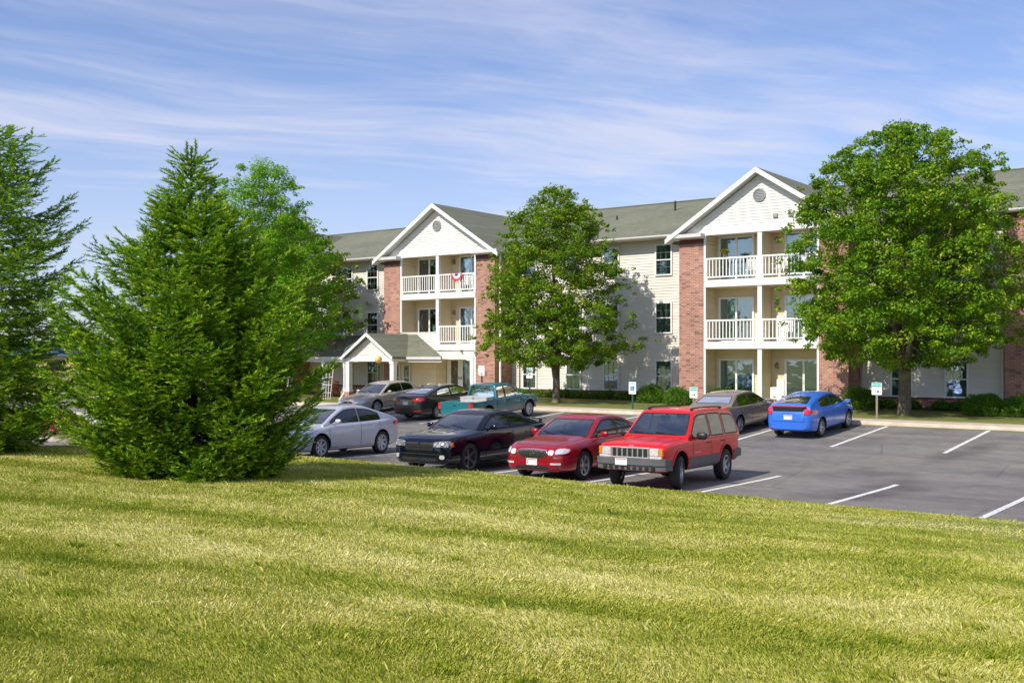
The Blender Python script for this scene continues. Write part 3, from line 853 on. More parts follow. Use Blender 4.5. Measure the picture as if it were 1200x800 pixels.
    mb = MB(); mb.box(XA, XB, ye2-.09, ye2+.03, ze2-.15, ze2-.02); mb.box(XA, XB-.05, ye2+.03, ye2+.12, ze2-.30, ze2-.125); mb.build('porch_fascia', M['gutter'], B)
    mb = MB(); mb.box(XA, XB-.1, ye2+.12, YB-.02, ze2-.17, ze2-.14); mb.box(XA, -41.9, YB, Y0-.1, ze2-.17, ze2-.14); mb.build('porch_ceiling', M['siding_cream'], B)
    # small projecting gable
    gx0, gx1, gy = -41.8, -38.1, 40.95; gc = (gx0+gx1)/2; gz = 2.2; ga = 3.46; sl = (ga-gz)/((gx1-gx0)/2)
    mb = MB()
    h2 = (gx1-gx0)/2
    prof = [(gc-h2, gz), (gc, ga), (gc+h2, gz), (gc+h2, gz-.10), (gc, ga-.10), (gc-h2, gz-.10)]
    mb.prism([(p, gy, z+.004) for p, z in prof], (0, 3.25, 0)); mb.build('porch_roof', M['shingle'], B)
    mb = MB()
    for s in (-1, 1): mb.prism([(gc, gy-.03, ga+.02), (gc+s*(h2+.04), gy-.03, gz-.01), (gc+s*(h2+.04), gy-.03, gz-.17), (gc, gy-.03, ga-.16)], (0, .05, 0))
    mb.build('porch_rake_board', M['white_trim'], B)
    mb = MB(); siding_bm(mb, gx0, gx1, gz-.02, ga-.15, gy+.32, lambda z: (gc-max(0, (ga-.12-z)/sl), gc+max(0, (ga-.12-z)/sl)))
    mb.build('porch_gable', M['siding'], B)
    mb = MB(); mb.box(gx0+.1, gx1-.1, gy+.26, gy+.46, gz-.24, gz-.02); mb.box(gx0+.1, gx0+.3, gy+.46, ye2+.1, gz-.24, gz-.11); mb.box(gx1-.3, gx1-.1, gy+.46, ye2+.1, gz-.24, gz-.11); mb.build('porch_beam', M['white_trim'], B)
    def column(x, y, zb, zt=1.97, brick=True, w=.135):
        mb = MB(); mb.box(x-w, x+w, y-w, y+w, zb+.5, zt, .012); mb.box(x-w-.03, x+w+.03, y-w-.03, y+w+.03, zt-.12, zt-.02); mb.box(x-w-.03, x+w+.03, y-w-.03, y+w+.03, zb+.55, zb+.65)
        c = mb.build('porch_column', M['white_trim'], B)
        mb = MB(); mb.box(x-w-.08, x+w+.08, y-w-.08, y+w+.08, zb-.3, zb+.5); mb.build('column_base', M['brick'], c)
    column(gx0+.22, gy+.36, -.22); column(gx1-.22, gy+.36, -.22); column(-42.9, 42.4, -.2); column(-44.6, 42.4, -.2); column(-47.5, 42.4, -.2)
    mb = MB(); x, y = gx0+.02, gy+.15
    mb.tube([(x, y-.15, 2.06), (x, y+.05, 1.85), (x, y+.05, .3), (x, y-.05, .15), (x-.12, y-.2, -.12), (x-.2, y-.4, -.2)], .045, 6); mb.build('downspout', M['white_trim'], B); mb = MB(); mb.tube([(x-1.3, y+2.2, 3.0), (x-1.3, y+1.5, 2.68), (x-1.25, y+1.05, 2.1)], .05, 6)
    mb.build('downspout', M['white_trim'], B)
    # vestibule beyond the gable: shaded wall with two windows, then a plain cream wall
    mb = MB(); siding_bm(mb, -41.0, -38.95, -.3, 2.06, 44.0); mb.box(-41.0, -38.95, 44.003, 44.1, -.3, 2.06)
    siding_bm(mb, -38.95, -37.15, -.3, 2.06, 43.4); mb.box(-38.95, -37.15, 43.403, 44.25, -.3, 2.06); mb.build('porch_wall', M['siding_cream'], B)
    window(-40.55, .38, 44.0, .50, 1.35, 0); window(-39.75, .38, 44.0, .50, 1.35, 0)
    mb = MB(); mb.tube([(-38.98, 43.32, -.2), (-38.98, 43.32, 1.75), (-38.9, 43.0, 1.95), (-38.85, 42.3, 2.05)], .05, 6); mb.build('downspout', M['gutter'], B)
    return B
def cr(pts, x):
    """smooth (monotone) interpolation through pts"""
    n = len(pts)
    if x <= pts[0][0]: return pts[0][1]
    if x >= pts[-1][0]: return pts[-1][1]
    for i in range(n-1):
        if x <= pts[i+1][0]:
            x0, y0 = pts[i]; x1, y1 = pts[i+1]; h = x1-x0; s = (y1-y0)/h
            def tan(j):
                if j <= 0 or j >= n-1: return s if j in (0, n-1) else 0
                a = (pts[j][1]-pts[j-1][1])/(pts[j][0]-pts[j-1][0]); b = (pts[j+1][1]-pts[j][1])/(pts[j+1][0]-pts[j][0])
                if a*b <= 0: return 0
                return 2*a*b/(a+b)
            m0, m1 = tan(i), tan(i+1); t = (x-x0)/h
            return (2*t**3-3*t*t+1)*y0 + (t**3-2*t*t+t)*h*m0 + (-2*t**3+3*t*t)*y1 + (t**3-t*t)*h*m1
    return pts[-1][1]

def rpoly(pts, r, n=4):
    """round the corners of a 2D polygon"""
    out = []
    m = len(pts)
    for i in range(m):
        p = Vector(pts[i]); a = Vector(pts[i-1]); b = Vector(pts[(i+1) % m])
        da, db = (a-p), (b-p); ra = min(r, da.length*.45); rb = min(r, db.length*.45)
        p0 = p+da.normalized()*ra; p1 = p+db.normalized()*rb
        for k in range(n+1):
            t = k/n; out.append(tuple(p0*(1-t)**2 + p*2*t*(1-t) + p1*t*t))
    return out

class Car:
    """x runs along the car: u = distance from the front bumper; local +x is forward, z up"""
    def __init__(s, name, loc, heading, label, cat, L, W, wb, fo, R_, paint_, zc, zs, hw, zb, cab, **kw):
        s.L, s.W, s.R = L, W, R_
        s.root = empty(name, loc[:3], (0, -loc[3], R(heading+kw.get('yaw', 0))), label, cat)
        s.root.scale = kw.get('scl', (1, 1, 1))
        s.ux = lambda u: L/2-u
        s.axles = (fo, fo+wb); s.kw = kw; s.paint = paint_
        s.zcp, s.zsp, s.hwp, s.zbp, s.cab = zc, zs, hw, zb, cab
        s.body(); s.cabin(); s.wheels()
    def body(s):
        L, kw = s.L, s.kw
        us = [0, .02, .06, .12, .2] + [.2+(L-.4)*i/74 for i in range(1, 74)] + [L-.2, L-.12, L-.06, L-.02, L]
        sq = kw.get('sq', 0.)
        rings = []
        for u in us:
            zb, zs, zc, w = cr(s.zbp, u), cr(s.zsp, u), cr(s.zcp, u), cr(s.hwp, u)
            e = min(u, L-u); k = 1.-.10*(1-min(1, e/.12))**2 if e < .12 else 1.
            zm = zb+.48*(zs-zb)
            d = zc-zs
            P = [(0, zb), (w*.55, zb), (w*.82, zb+.005), (w*.94, zb+.05), (w*.98, zb+.14), (w*.995, zm-.06), (w, zm), (w*.992, zm+.5*(zs-zm)), (w*(.972+.02*sq), zs-.07), (w*(.945+.04*sq), zs-.02), (w*(.90+.05*sq), zs+.10*d+.008), (w*(.80+.06*sq), zs+.35*d+.012), (w*.62, zs+.68*d+.012), (w*.34, zs+.92*d+.004), (0, zc)]
            cz = (zb+zs)/2
            rings.append([(s.ux(u), y*(k if e < .12 else 1), cz+(z-cz)*(k if e < .12 else 1)) for y, z in P])
        bm = bmesh.new(); vr = []
        for r in rings:
            right = [bm.verts.new((x, -y, z)) for x, y, z in r]
            left = [bm.verts.new((x, y, z)) for x, y, z in r[1:-1]]
            vr.append(right + left[::-1])
        n = len(vr[0])
        for a, b in zip(vr, vr[1:]):
            for k in range(n): bm.faces.new((a[k], a[(k+1) % n], b[(k+1) % n], b[k]))
        bm.faces.new(vr[0]); bm.faces.new(vr[-1][::-1])
        bmesh.ops.recalc_face_normals(bm, faces=bm.faces)
        me = bpy.data.meshes.new('body'); bm.to_mesh(me); bm.free()
        me.materials.append(s.paint); me.materials.append(M['well'])
        me.polygons.foreach_set('use_smooth', [True]*len(me.polygons))
        o = bpy.data.objects.new('body', me); COL.objects.link(o)
        tmp = []
        gap = kw.get('arch', .055)
        for u in s.axles:
            for sd in (-1, 1):
                mb = MB(); y0 = s.W/2-.34; y1 = s.W/2+.3
                mb.lathe([(s.R+gap, 0), (s.R+gap, y1-y0)], (s.ux(u), min(sd*y0, sd*y1), s.R+kw.get('arch_up', .015)), 'y', 40)
                c = mb.build('cutter', M['well'])
                md = o.modifiers.new('b', 'BOOLEAN'); md.object = c; md.operation = 'DIFFERENCE'; md.solver = 'EXACT'; md.material_mode = 'TRANSFER'
                tmp.append(c)
        dg = bpy.context.evaluated_depsgraph_get(); dg.update()
        me2 = bpy.data.meshes.new_from_object(o.evaluated_get(dg))
        o.modifiers.clear()
        for c in tmp: bpy.data.objects.remove(c)
        o.data = me2
        me2.set_sharp_from_angle(angle=R(32))
        o.parent = s.root
        s.body_o = o
        bm = bmesh.new(); bm.from_mesh(me); s.bvh_body = BVHTree.FromBMesh(bm); bm.free()
    def cabin(s):
        c = s.cab; W = s.W
        # c: dict top=[(u,z)..], zbase, wb, wt, crown
        us0, us1 = c['top'][0][0], c['top'][-1][0]
        N = 150
        us = [us0+(us1-us0)*(i/N) for i in range(N+1)]
        zr = max(z for _, z in c['top'])
        bm = bmesh.new(); vr = []
        s.cw = {}
        for u in us:
            zt = cr(c['top'], u)
            zbs = cr(s.zsp, u)-.03
            wb_ = cr(c['wb'], u) if isinstance(c['wb'], list) else c['wb']
            wt_ = cr(c['wt'], u) if isinstance(c['wt'], list) else c['wt']
            H = zr-zbs
            def wid(z, zbs=zbs, H=H, wb_=wb_, wt_=wt_):
                f = min(1, max(0, (z-zbs)/H)); return wb_+(wt_-wb_)*(f**1.25)
            s.wids = getattr(s, 'wids', []); s.wids.append((u, wid))
            zt = max(zt, zbs+.012); h = zt-zbs; rr = min(c.get('round', .07), h*.5)
            P = [(0, zbs-.02), (wid(zbs), zbs-.02)]
            for f in [q/14 for q in range(15)]: z = zbs+f*(h-rr); P.append((wid(z), z))
            we = wid(zt-rr)
            for a in (30, 60): P.append((we-.85*rr*(1-math.cos(R(a))), zt-rr+rr*math.sin(R(a))))
            w3 = we-.95*rr
            cz = c.get('crown', .03)*min(1, h/.3)
            P += [(w3*(1-q/16), zt+cz*(1-(1-q/16)**2)+.002) for q in range(1, 17)]
            r = [(s.ux(u), y, z) for y, z in P]
            right = [bm.verts.new((x, -y, z)) for x, y, z in r]
            left = [bm.verts.new((x, y, z)) for x, y, z in r[1:-1]]
            vr.append(right+left[::-1])
        n = len(vr[0])
        for a, b in zip(vr, vr[1:]):
            for k in range(n): bm.faces.new((a[k], a[(k+1) % n], b[(k+1) % n], b[k]))
        bm.faces.new(vr[0]); bm.faces.new(vr[-1][::-1])
        bmesh.ops.recalc_face_normals(bm, faces=bm.faces)
        me = bpy.data.meshes.new('cabin'); bm.to_mesh(me)
        s.bvh_cab = BVHTree.FromBMesh(bm); bm.free()
        s.cab_o = link_mesh('cabin', me, s.paint, s.root, True, 40)
    def patch(s, name, poly, axis, mat, r=.02, off=.006, thick=.012, mirror=False, on='body', parent=None, label=None, res=.09):
        """poly: 2D points; axis 'front'/'rear': (y,z); 'side': (u,z) on both flanks if mirror else left(+y); 'top': (u,y)"""
        bvh = {'body': s.bvh_body, 'cab': s.bvh_cab}[on]
        made = []
        sides = (1, -1) if mirror else (1,)
        for sd in sides:
            pts = rpoly(poly, r) if r > 0 else poly
            bm = bmesh.new()
            vs = [bm.verts.new((p[0], p[1], 0)) for p in pts]
            try: bm.faces.new(vs)
            except ValueError: bm.free(); continue
            bmesh.ops.triangulate(bm, faces=bm.faces)
            for _ in range(5):
                es = [e for e in bm.edges if e.calc_length() > res]
                if not es: break
                bmesh.ops.subdivide_edges(bm, edges=es, cuts=1)
                bmesh.ops.triangulate(bm, faces=[f for f in bm.faces if len(f.verts) > 3])
            nrm = {}
            for v in bm.verts:
                a, b = v.co.x, v.co.y
                if axis == 'front': o_, d_ = Vector((s.L, a*sd, b)), Vector((-1, 0, 0))
                elif axis == 'rear': o_, d_ = Vector((-s.L, a*sd, b)), Vector((1, 0, 0))
                elif axis == 'side': o_, d_ = Vector((s.ux(a), 3*sd, b)), Vector((0, -sd, 0))
                else: o_, d_ = Vector((s.ux(a), b*sd, 4)), Vector((0, 0, -1))
                h, nn, _, _ = bvh.ray_cast(o_, d_)
                if h is None or (axis in ('side',) and h.y*sd < .2):
                    h2, nn, _, _ = bvh.find_nearest(o_+d_*((s.L if axis in ('front', 'rear') else 3)-(s.L/2 if axis in ('front', 'rear') else s.W/2)))
                    h = h2
                if nn.dot(d_) > 0: nn = -nn
                nrm[v] = nn; v.co = h+nn*(off+thick)
            if thick > 0:
                fs = list(bm.faces)
                be = [e for e in bm.edges if e.is_boundary]
                ret = bmesh.ops.extrude_edge_only(bm, edges=be)
                nv = [g for g in ret['geom'] if isinstance(g, bmesh.types.BMVert)]
                for v in nv:
                    # partner vertex
                    p = None
                    for e in v.link_edges:
                        q = e.other_vert(v)
                        if q in nrm: p = q; break
                    v.co = p.co-nrm[p]*(thick+off+.004) if p else v.co
            bmesh.ops.recalc_face_normals(bm, faces=bm.faces)
            me = bpy.data.meshes.new(name); bm.to_mesh(me); bm.free()
            o = link_mesh(name, me, mat, parent or s.root, True, 35)
            # the recalculated shell may be inside out: face it outward
            if label: o['label'] = label
            made.append(o)
        return made
    def line(s, name, pts, axis, mat=None, w=.013, mirror=True, on='body', closed=False, parent=None):
        """thin groove or moulding following the surface: one mesh, both sides if mirrored"""
        mat = mat or M['seam']
        if mirror is True:
            return [s.line(name, pts, axis, mat, w, m, on, closed, parent) for m in (1, -1)]
        bvh = {'body': s.bvh_body, 'cab': s.bvh_cab}[on]
        bm = bmesh.new()
        for sd in ((mirror,) if mirror else (1,)):
            P = []
            pp = pts+[pts[0]] if closed else pts
            for (a, b), (c, d) in zip(pp, pp[1:]):
                n = max(1, int(math.hypot(c-a, d-b)/.05))
                for i in range(n): P.append((a+(c-a)*i/n, b+(d-b)*i/n))
            P.append(pp[-1])
            prev = None
            for i, (a, b) in enumerate(P):
                if axis == 'side': o_, d_ = Vector((s.ux(a), 3*sd, b)), Vector((0, -sd, 0))
                elif axis == 'front': o_, d_ = Vector((s.L, a*sd, b)), Vector((-1, 0, 0))
                elif axis == 'rear': o_, d_ = Vector((-s.L, a*sd, b)), Vector((1, 0, 0))
                else: o_, d_ = Vector((s.ux(a), b*sd, 4)), Vector((0, 0, -1))
                h, nn, _, _ = bvh.ray_cast(o_, d_)
                if h is None: prev = None; continue
                q = P[min(i+1, len(P)-1)]; q0 = P[max(i-1, 0)]
                t2 = (q[0]-q0[0], q[1]-q0[1]); l = math.hypot(*t2) or 1
                t2 = (t2[0]/l, t2[1]/l)
                if axis == 'side': tv = Vector((-t2[0], 0, t2[1]))
                elif axis in ('front', 'rear'): tv = Vector((0, t2[0]*sd, t2[1]))
                else: tv = Vector((-t2[0], t2[1]*sd, 0))
                if nn.dot(d_) > 0: nn = -nn
                sv = nn.cross(tv).normalized()*w/2
                a_, b_ = bm.verts.new(h+nn*.0045+sv), bm.verts.new(h+nn*.0045-sv)
                if prev: bm.faces.new((prev[0], prev[1], b_, a_))
                prev = (a_, b_)
        me = bpy.data.meshes.new(name); bm.to_mesh(me); bm.free()
        return link_mesh(name, me, mat, parent or s.body_o)
    def wheels(s):
        kw = s.kw; Rw = s.R; wd = kw.get('tw', .21); rr = kw.get('rim', .70)*Rw
        style = kw.get('wheel', 'alloy5'); steer = kw.get('steer', 0)
        for i, u in enumerate(s.axles):
            for sd in (1, -1):
                yc = sd*(s.W/2-wd/2-.015)
                # tyre: axis y, outer face toward sd
                mb = MB()
                prof = [(rr-.005, -wd*.42), (rr+.02, -wd*.5), (Rw-.045, -wd*.5), (Rw-.012, -wd*.42), (Rw, -wd*.28), (Rw, wd*.28), (Rw-.012, wd*.42), (Rw-.045, wd*.5), (rr+.02, wd*.5), (rr-.005, wd*.42)]
                mb.lathe(prof, (0, 0, 0), 'y', 36, False)
                t = mb.build('wheel', M['rubber'], s.root, True, 40)
                t.location = (s.ux(u), yc, Rw)
                if i == 0 and steer: t.rotation_euler = (0, 0, R(steer))
                # rim: barrel + dish + spokes, outer side = sd
                mb = MB(); f = sd
                mb.lathe([(rr, f*wd*.44), (rr-.022, f*wd*.45), (rr-.03, f*wd*.30), (rr-.03, -f*wd*.4), (rr, -f*wd*.42)], (0, 0, 0), 'y', 36, False)
                mt = M['alloy']
                ns = {'alloy5': 5, 'alloy6': 6, 'alloy7': 7, 'hub7': 7, 'steel': 8, 'alloy10': 10, 'dark5': 5}.get(style, 5)
                wsp = {'alloy5': .52, 'alloy6': .42, 'alloy7': .34, 'hub7': .42, 'steel': .36, 'alloy10': .22, 'dark5': .40}.get(style, .3)
                yo = f*wd*.36
                for k in range(ns):
                    a = 2*math.pi*k/ns
                    ca, sa = math.cos(a), math.sin(a)
                    def pt(r_, w_, y_): return (r_*ca-w_*sa, y_, r_*sa+w_*ca)
                    w0, w1 = rr*wsp*.36, rr*wsp*.40
                    r0, r1 = rr*.14, rr-.015
                    yi = yo-f*.03
                    mb.prism([pt(r0, -w0, yi+f*.0), pt(r1, -w1, yo-f*.012), pt(r1, w1, yo-f*.012), pt(r0, w0, yi)], (0, -f*.03, 0))
                mb.lathe([(0, yo-f*.005), (rr*.17, yo-f*.008), (rr*.24, yo-f*.03), (rr*.24, yo-f*.06)], (0, 0, 0), 'y', 20)
                if style == 'dark5': mt = M['dark_alloy']
                if style in ('hub7', 'steel'): mt = M['hubcap']
                rim = mb.build('rim', mt, t, True, 35)
                # brake / dark backing disc
                mb = MB(); mb.lathe([(0, f*wd*.12), (rr-.035, f*wd*.12), (rr-.035, f*wd*.05), (0, f*wd*.05)], (0, 0, 0), 'y', 24)
                mb.build('brake_disc', M['seam'], t)
        mb = MB()   # axle stubs so the wheels hang on something
        for u in s.axles: mb.tube([(s.ux(u), -s.W/2+.2, s.R), (s.ux(u), s.W/2-.2, s.R)], .05, 8)
        mb.build('axle', M['seam'], s.root)
    def wid(s, u, z):
        return min(s.wids, key=lambda q: abs(q[0]-u))[1](z)
    def u_at(s, z, front=True):
        t = s.cab['top']; us = [t[0][0]+(t[-1][0]-t[0][0])*i/300 for i in range(301)]
        if not front: us = us[::-1]
        for u in us:
            if cr(t, u) >= z: return u
        return us[150]
    def glass(s, name, poly, axis, mirror=False, r=.03, rim=.03, rimmat=None):
        s.cuts = getattr(s, 'cuts', [])
        gs = s.patch(name, poly, axis, M['side_glass' if axis == 'side' else 'car_glass'], r, .002, 0, mirror=mirror, on='cab', res=.12)
        pts = rpoly(poly, r)
        c = (sum(p[0] for p in pts)/len(pts), sum(p[1] for p in pts)/len(pts))
        s.cuts.append((axis, pts, mirror))
        for g, sd in zip(gs, (1, -1)):
            if axis == 'side':
                q = pts if sd == 1 else pts
                s.line('window_seal', q, axis, rimmat or M['seam'], rim, mirror=False, on='cab', closed=True, parent=g) if sd == 1 else s.line_side(q, rim, g, rimmat)
            else: s.line('window_seal', pts, axis, rimmat or M['seam'], rim, mirror=False, on='cab', closed=True, parent=g)
        return gs
    def line_side(s, pts, w, parent, mat=None):
        o = s.line('window_seal', pts, 'side', mat or M['seam'], w, mirror=False, on='cab', closed=True, parent=parent)
        me = o.data = o.data.copy()
        for v in me.vertices: v.co.y = -v.co.y
        return o
    def side_glass(s, u0, u1, zb0, zb1, inset=.085, name='side_window', slant=0., slant0=0.):
        t = s.cab['top']; n = max(3, int((u1-u0)/.09)); top = []
        for i in range(n+1):
            u = u0+(u1-u0)*i/n; zt = min(cr(t, u), s.cab.get('zmax', 9))-inset; zb_ = zb0+(zb1-zb0)*i/n
            if zt > zb_+.03: top.append((u, zt))
        if not top: return
        a, b = top[0][0], top[-1][0]
        top[-1] = (top[-1][0]-slant, top[-1][1]); top[0] = (top[0][0]+slant0, top[0][1])
        f0 = (a-u0)/(u1-u0); f1 = (b-u0)/(u1-u0)
        poly = [(max(u0, a-.04), zb0+(zb1-zb0)*f0)] + top + [(min(u1, b+.04), zb0+(zb1-zb0)*f1)]
        return s.glass(name, poly, 'side', mirror=True, r=.02)
    def front_glass(s, z0, z1, front=True, inset=.085, name=None):
        L = []; 
        for i in range(7):
            z = z0+(z1-z0)*i/6; L.append((s.wid(s.u_at(z, front), z)-inset, z))
        poly = L+[(-y, z) for y, z in L[::-1]]
        return s.glass(name or ('windshield' if front else 'rear_window'), poly, 'front' if front else 'rear', r=.05, rim=.035)
    def cut(s, floor=True):
        """open the painted cabin behind every pane"""
        def inside(p, poly, m=.004):
            x, y = p; c = False; md = 9
            for i in range(len(poly)):
                (x1, y1), (x2, y2) = poly[i-1], poly[i]
                if (y1 > y) != (y2 > y) and x < (x2-x1)*(y-y1)/(y2-y1)+x1: c = not c
                dx, dy = x2-x1, y2-y1; l = dx*dx+dy*dy
                t = 0 if l == 0 else max(0, min(1, ((x-x1)*dx+(y-y1)*dy)/l))
                md = min(md, math.hypot(x-x1-t*dx, y-y1-t*dy))
            return c and md > m
        me = s.cab_o.data; bm = bmesh.new(); bm.from_mesh(me); dead = []
        for f in bm.faces:
            n = f.normal
            for ax, poly, mir in s.cuts:
                if ax == 'side' and abs(n.y) > .6: P = [(s.L/2-v.co.x, v.co.z) for v in f.verts]
                elif ax == 'front' and n.x > .12 and abs(n.y) < .7: P = [(v.co.y, v.co.z) for v in f.verts]
                elif ax == 'rear' and n.x < -.05 and abs(n.y) < .7: P = [(v.co.y, v.co.z) for v in f.verts]
                else: continue
                if all(inside(p, poly) for p in P): dead.append(f); break
        bmesh.ops.delete(bm, geom=dead, context='FACES')
        # the belt-level underside of the cabin is not needed
        bmesh.ops.delete(bm, geom=[f for f in bm.faces if f.normal.z < -.9], context='FACES')
        bm.to_mesh(me); bm.free()
        # dark dashboard / parcel shelf level covering the paint inside
        t = s.cab['top']; a, b = t[0][0]+.10, t[-1][0]-.10
        V = []; F = []; n = 24
        for i in range(n+1):
            u = a+(b-a)*i/n; w = s.wid(u, cr(s.zsp, u))-.035; z = max(cr(s.zcp, u), cr(s.zsp, u))+.012
            z = min(z, cr(t, u)-.02)
            V += [(s.ux(u), -w, z-.02), (s.ux(u), -w*.5, z), (s.ux(u), w*.5, z), (s.ux(u), w, z-.02)]
        for i in range(n):
            for k in range(3): F.append((4*i+k, 4*i+k+1, 4*i+k+5, 4*i+k+4))
        np_mesh('interior', np.array(V), np.array(F), M['seat_dark'], s.root)
    def mirror(s, u, z, mat=None, big=1., out=.0):
        for sd in (1, -1):
            mb = MB(); y = sd*(cr(s.hwp, u)*.93)
            # housing
            bm = mb.bm
            bmesh.ops.create_icosphere(bm, subdivisions=2, radius=1)
            for v in bm.verts:
                v.co = Vector([math.copysign(abs(q)**.6, q)*.93 for q in v.co])
                v.co = Vector((v.co.x*.065*big if v.co.x > 0 else v.co.x*.035, v.co.y*.115*big, v.co.z*.072*big))
                v.co += Vector((s.ux(u), y+sd*(.17+out), z+.055))
            mb.tube([(s.ux(u)+.02, y-sd*.03, z-.02), (s.ux(u)+.01, y+sd*.10, z+.03)], .022, 8)
            m = mb.build('side_mirror', mat or s.paint, s.root, True, 50)
            mb = MB(); x = s.ux(u)-.036; yy = y+sd*(.17+out)
            mb.lathe([(0, 0), (.085*big, 0), (.085*big, .004), (0, .004)], (0, 0, 0), 'x', 20)
            g = mb.build('mirror_glass', M['chrome'], m)
            g.location = (x, yy, z+.055); g.scale = (1, 1, .66)
    def handle(s, us, z, mat=None):
        for u in us:
            for o in s.patch('door_handle', [(u-.085, z-.014), (u+.085, z-.014), (u+.085, z+.014), (u-.085, z+.014)], 'side', mat or s.paint, .012, .012, .02, mirror=True, res=.05): pass
    def plate(s, axis, z, y=0, w=.15, band=True, on='body'):
        o = s.patch('licence_plate', [(y-w, z-.075), (y+w, z-.075), (y+w, z+.075), (y-w, z+.075)], axis, M['plate'], .01, .012, .006, on=on)
        # plates are flat: keep the outermost x
        for p in o:
            xs = [v.co.x for v in p.data.vertices]; x = max(xs) if axis == 'front' else min(xs)
            for v in p.data.vertices: v.co.x = x if abs(v.co.x-x) < .014 else v.co.x
            if band:
                mb = MB(); s_ = 1 if axis == 'front' else -1
                mb.box(x+s_*.0015-.001, x+s_*.0015+.001, y-w+.02, y+w-.02, z+.045, z+.065)
                mb.box(x+s_*.0015-.001, x+s_*.0015+.001, y-w+.03, y-w+.05, z-.05, z+.03)
                mb.build('plate_band', M['plate_red'], p)
    def interior(s, u_seat, z, mat=None, wheel_u=None):
        mat = mat or M['seat']
        for uu in u_seat:
            for sd in (1, -1):
                mb = MB(); x = s.ux(uu); y = sd*.36
                mb.box(x-.12, x+.02, y-.22, y+.22, z-.25, z+.22, .05); mb.box(x-.11, x-.01, y-.12, y+.12, z+.26, z+.40, .03); mb.box(x-.07, x-.05, y-.05, y+.05, z+.2, z+.28)
                mb.build('car_seat', mat, s.root)

def ground_pose(x, y, heading, fo, L, wb):
    """z and pitch so that both axles stand on the tarmac; heading -90 faces the viewer"""
    s = -1 if heading < 0 else 1
    yf, yr = y+s*(L/2-fo), y+s*(L/2-fo-wb)
    zf, zr = zlot(x, yf), zlot(x, yr)
    p = math.atan2(zf-zr, wb)
    zc = zr+(zf-zr)*((y-yr)/(yf-yr)) if yf != yr else zf
    return (x, y, zc+.006, p)
def sedan(name, x, y, heading, label, cat, pm, L=4.7, W=1.8, H=1.45, wb=2.75, fo=.9, Rw=.325, deck=1.08, **k):
    """generic three-box shell; all lists in metres from the front bumper"""
    hood = k.get('hood', .90); cowl = k.get('cowl', 1.25); belt = k.get('belt', .95); nose = k.get('nose', .66)
    zc = [(0, nose-.02), (.08, nose+.06), (.35, nose+.15), (.8, hood), (cowl, hood+.07), (2.2, belt+.03), (L-1.2, belt+.05), (L-.85, deck-.01), (L-.3, deck), (L-.06, deck-.04), (L, deck-.12)]
    zs = [(0, nose-.05), (.12, nose+.01), (.5, nose+.12), (1.0, belt-.09), (1.6, belt-.03), (2.6, belt), (L-1., belt+.04), (L-.35, deck-.06), (L, deck-.16)]
    pn = k.get('plan', .80)
    h = W/2
    hw = [(0, h*(pn-.06)), (.06, h*pn), (.2, h*(pn+.08)), (.5, h*.97), (1.0, h*.995), (1.8, h), (L-1.2, h), (L-.6, h*.965), (L-.2, h*.90), (L-.05, h*.84), (L, h*.80)]
    zb = [(0, .27), (.12, .22), (.5, .20), (L-.6, .21), (L-.1, .27), (L, .31)]
    r = k.get('roof', (cowl-.05, cowl+.80, cowl+1.3, L-1.45, L-.62))
    c0, c1, c2, c3, c4 = r
    top = [(c0, hood+.02), (c0+.30*(c1-c0), hood+.02+.36*(H-.07-hood)), (c1-.12, H-.10), (c1+.05, H-.05), (c2, H-.025), (c3-.15, H-.05), (c3, H-.075), (c3+.25*(c4-c3), H-.075-.20*(H-deck)), (c4-.05, deck+.015), (c4+.05, deck-.03)]
    cab = dict(top=top, wb=h*.905, wt=k.get('wt', h*.66), crown=.035, round=.08)
    pose = ground_pose(x, y, heading, fo, L, wb)
    c = Car(name, pose, heading, label, cat, L, W, wb, fo, Rw, pm, zc, zs, hw, zb, cab, **k)
    c.H = H; c.deck = deck; c.belt = belt; c.hood = hood; c.roofp = r
    # glass
    a0, a1 = hood+.055, H-.115
    c.front_glass(a0, a1, True, .095)
    c.front_glass(deck+.035, H-.13, False, .12)
    bp = k.get('bpillar', (c1+c3)/2+.12)
    c.side_glass(c0+.25, bp-.035, belt+.025, belt+.035)
    cp = k.get('cpillar', c3+.12)
    c.side_glass(bp+.035, cp, belt+.035, belt+.06, slant=.05)
    if k.get('quarter'): c.side_glass(cp+.05, cp+.33, belt+.065, belt+.085)
    c.cut()
    # doors, sills
    f = k.get('door0', c0+.22)
    re = c.axles[1]-Rw-.02
    c.line('door_seam', [(f, belt-.03), (f-.03, .62), (f+.04, .30), (bp, .29), (bp+.01, belt)], 'side')
    c.line('door_seam', [(bp, .29), (re-.02, .30), (re+.02, .50), (re+.22, .75), (re+.22, belt)], 'side')
    c.line('bonnet_seam', [(cowl-.05, h*.78), (.75, h*.76), (.22, h*.62)], 'top')
    c.line('bonnet_seam', [(.20, 0), (.21, h*.4), (.24, h*.62)], 'top')
    c.line('boot_seam', [(L-.62, h*.72), (L-.12, h*.66)], 'top')
    c.handle([bp-.18, re+.02], belt-.11, k.get('hmat'))
    c.mirror(c0+.42, belt+.02)
    if not k.get('noseats'): c.interior([c1+.55, c3-.1], belt+.06, k.get('seatmat'))
    # wipers
    mb = MB()
    for yy, e in ((.45, -.10), (-.10, -.62)):
        P = []
        for q in range(5):
            y2 = yy+(e-yy)*q/4; hh, nn, _, _ = c.bvh_cab.ray_cast(Vector((L, y2, hood+.06+.02*q)), Vector((-1, 0, 0)))
            if hh: P.append(tuple(hh+Vector((.012, 0, .012))))
        if len(P) > 1: mb.tube(P, .008, 5)
    mb.build('wiper', M['seam'], c.root)
    return c

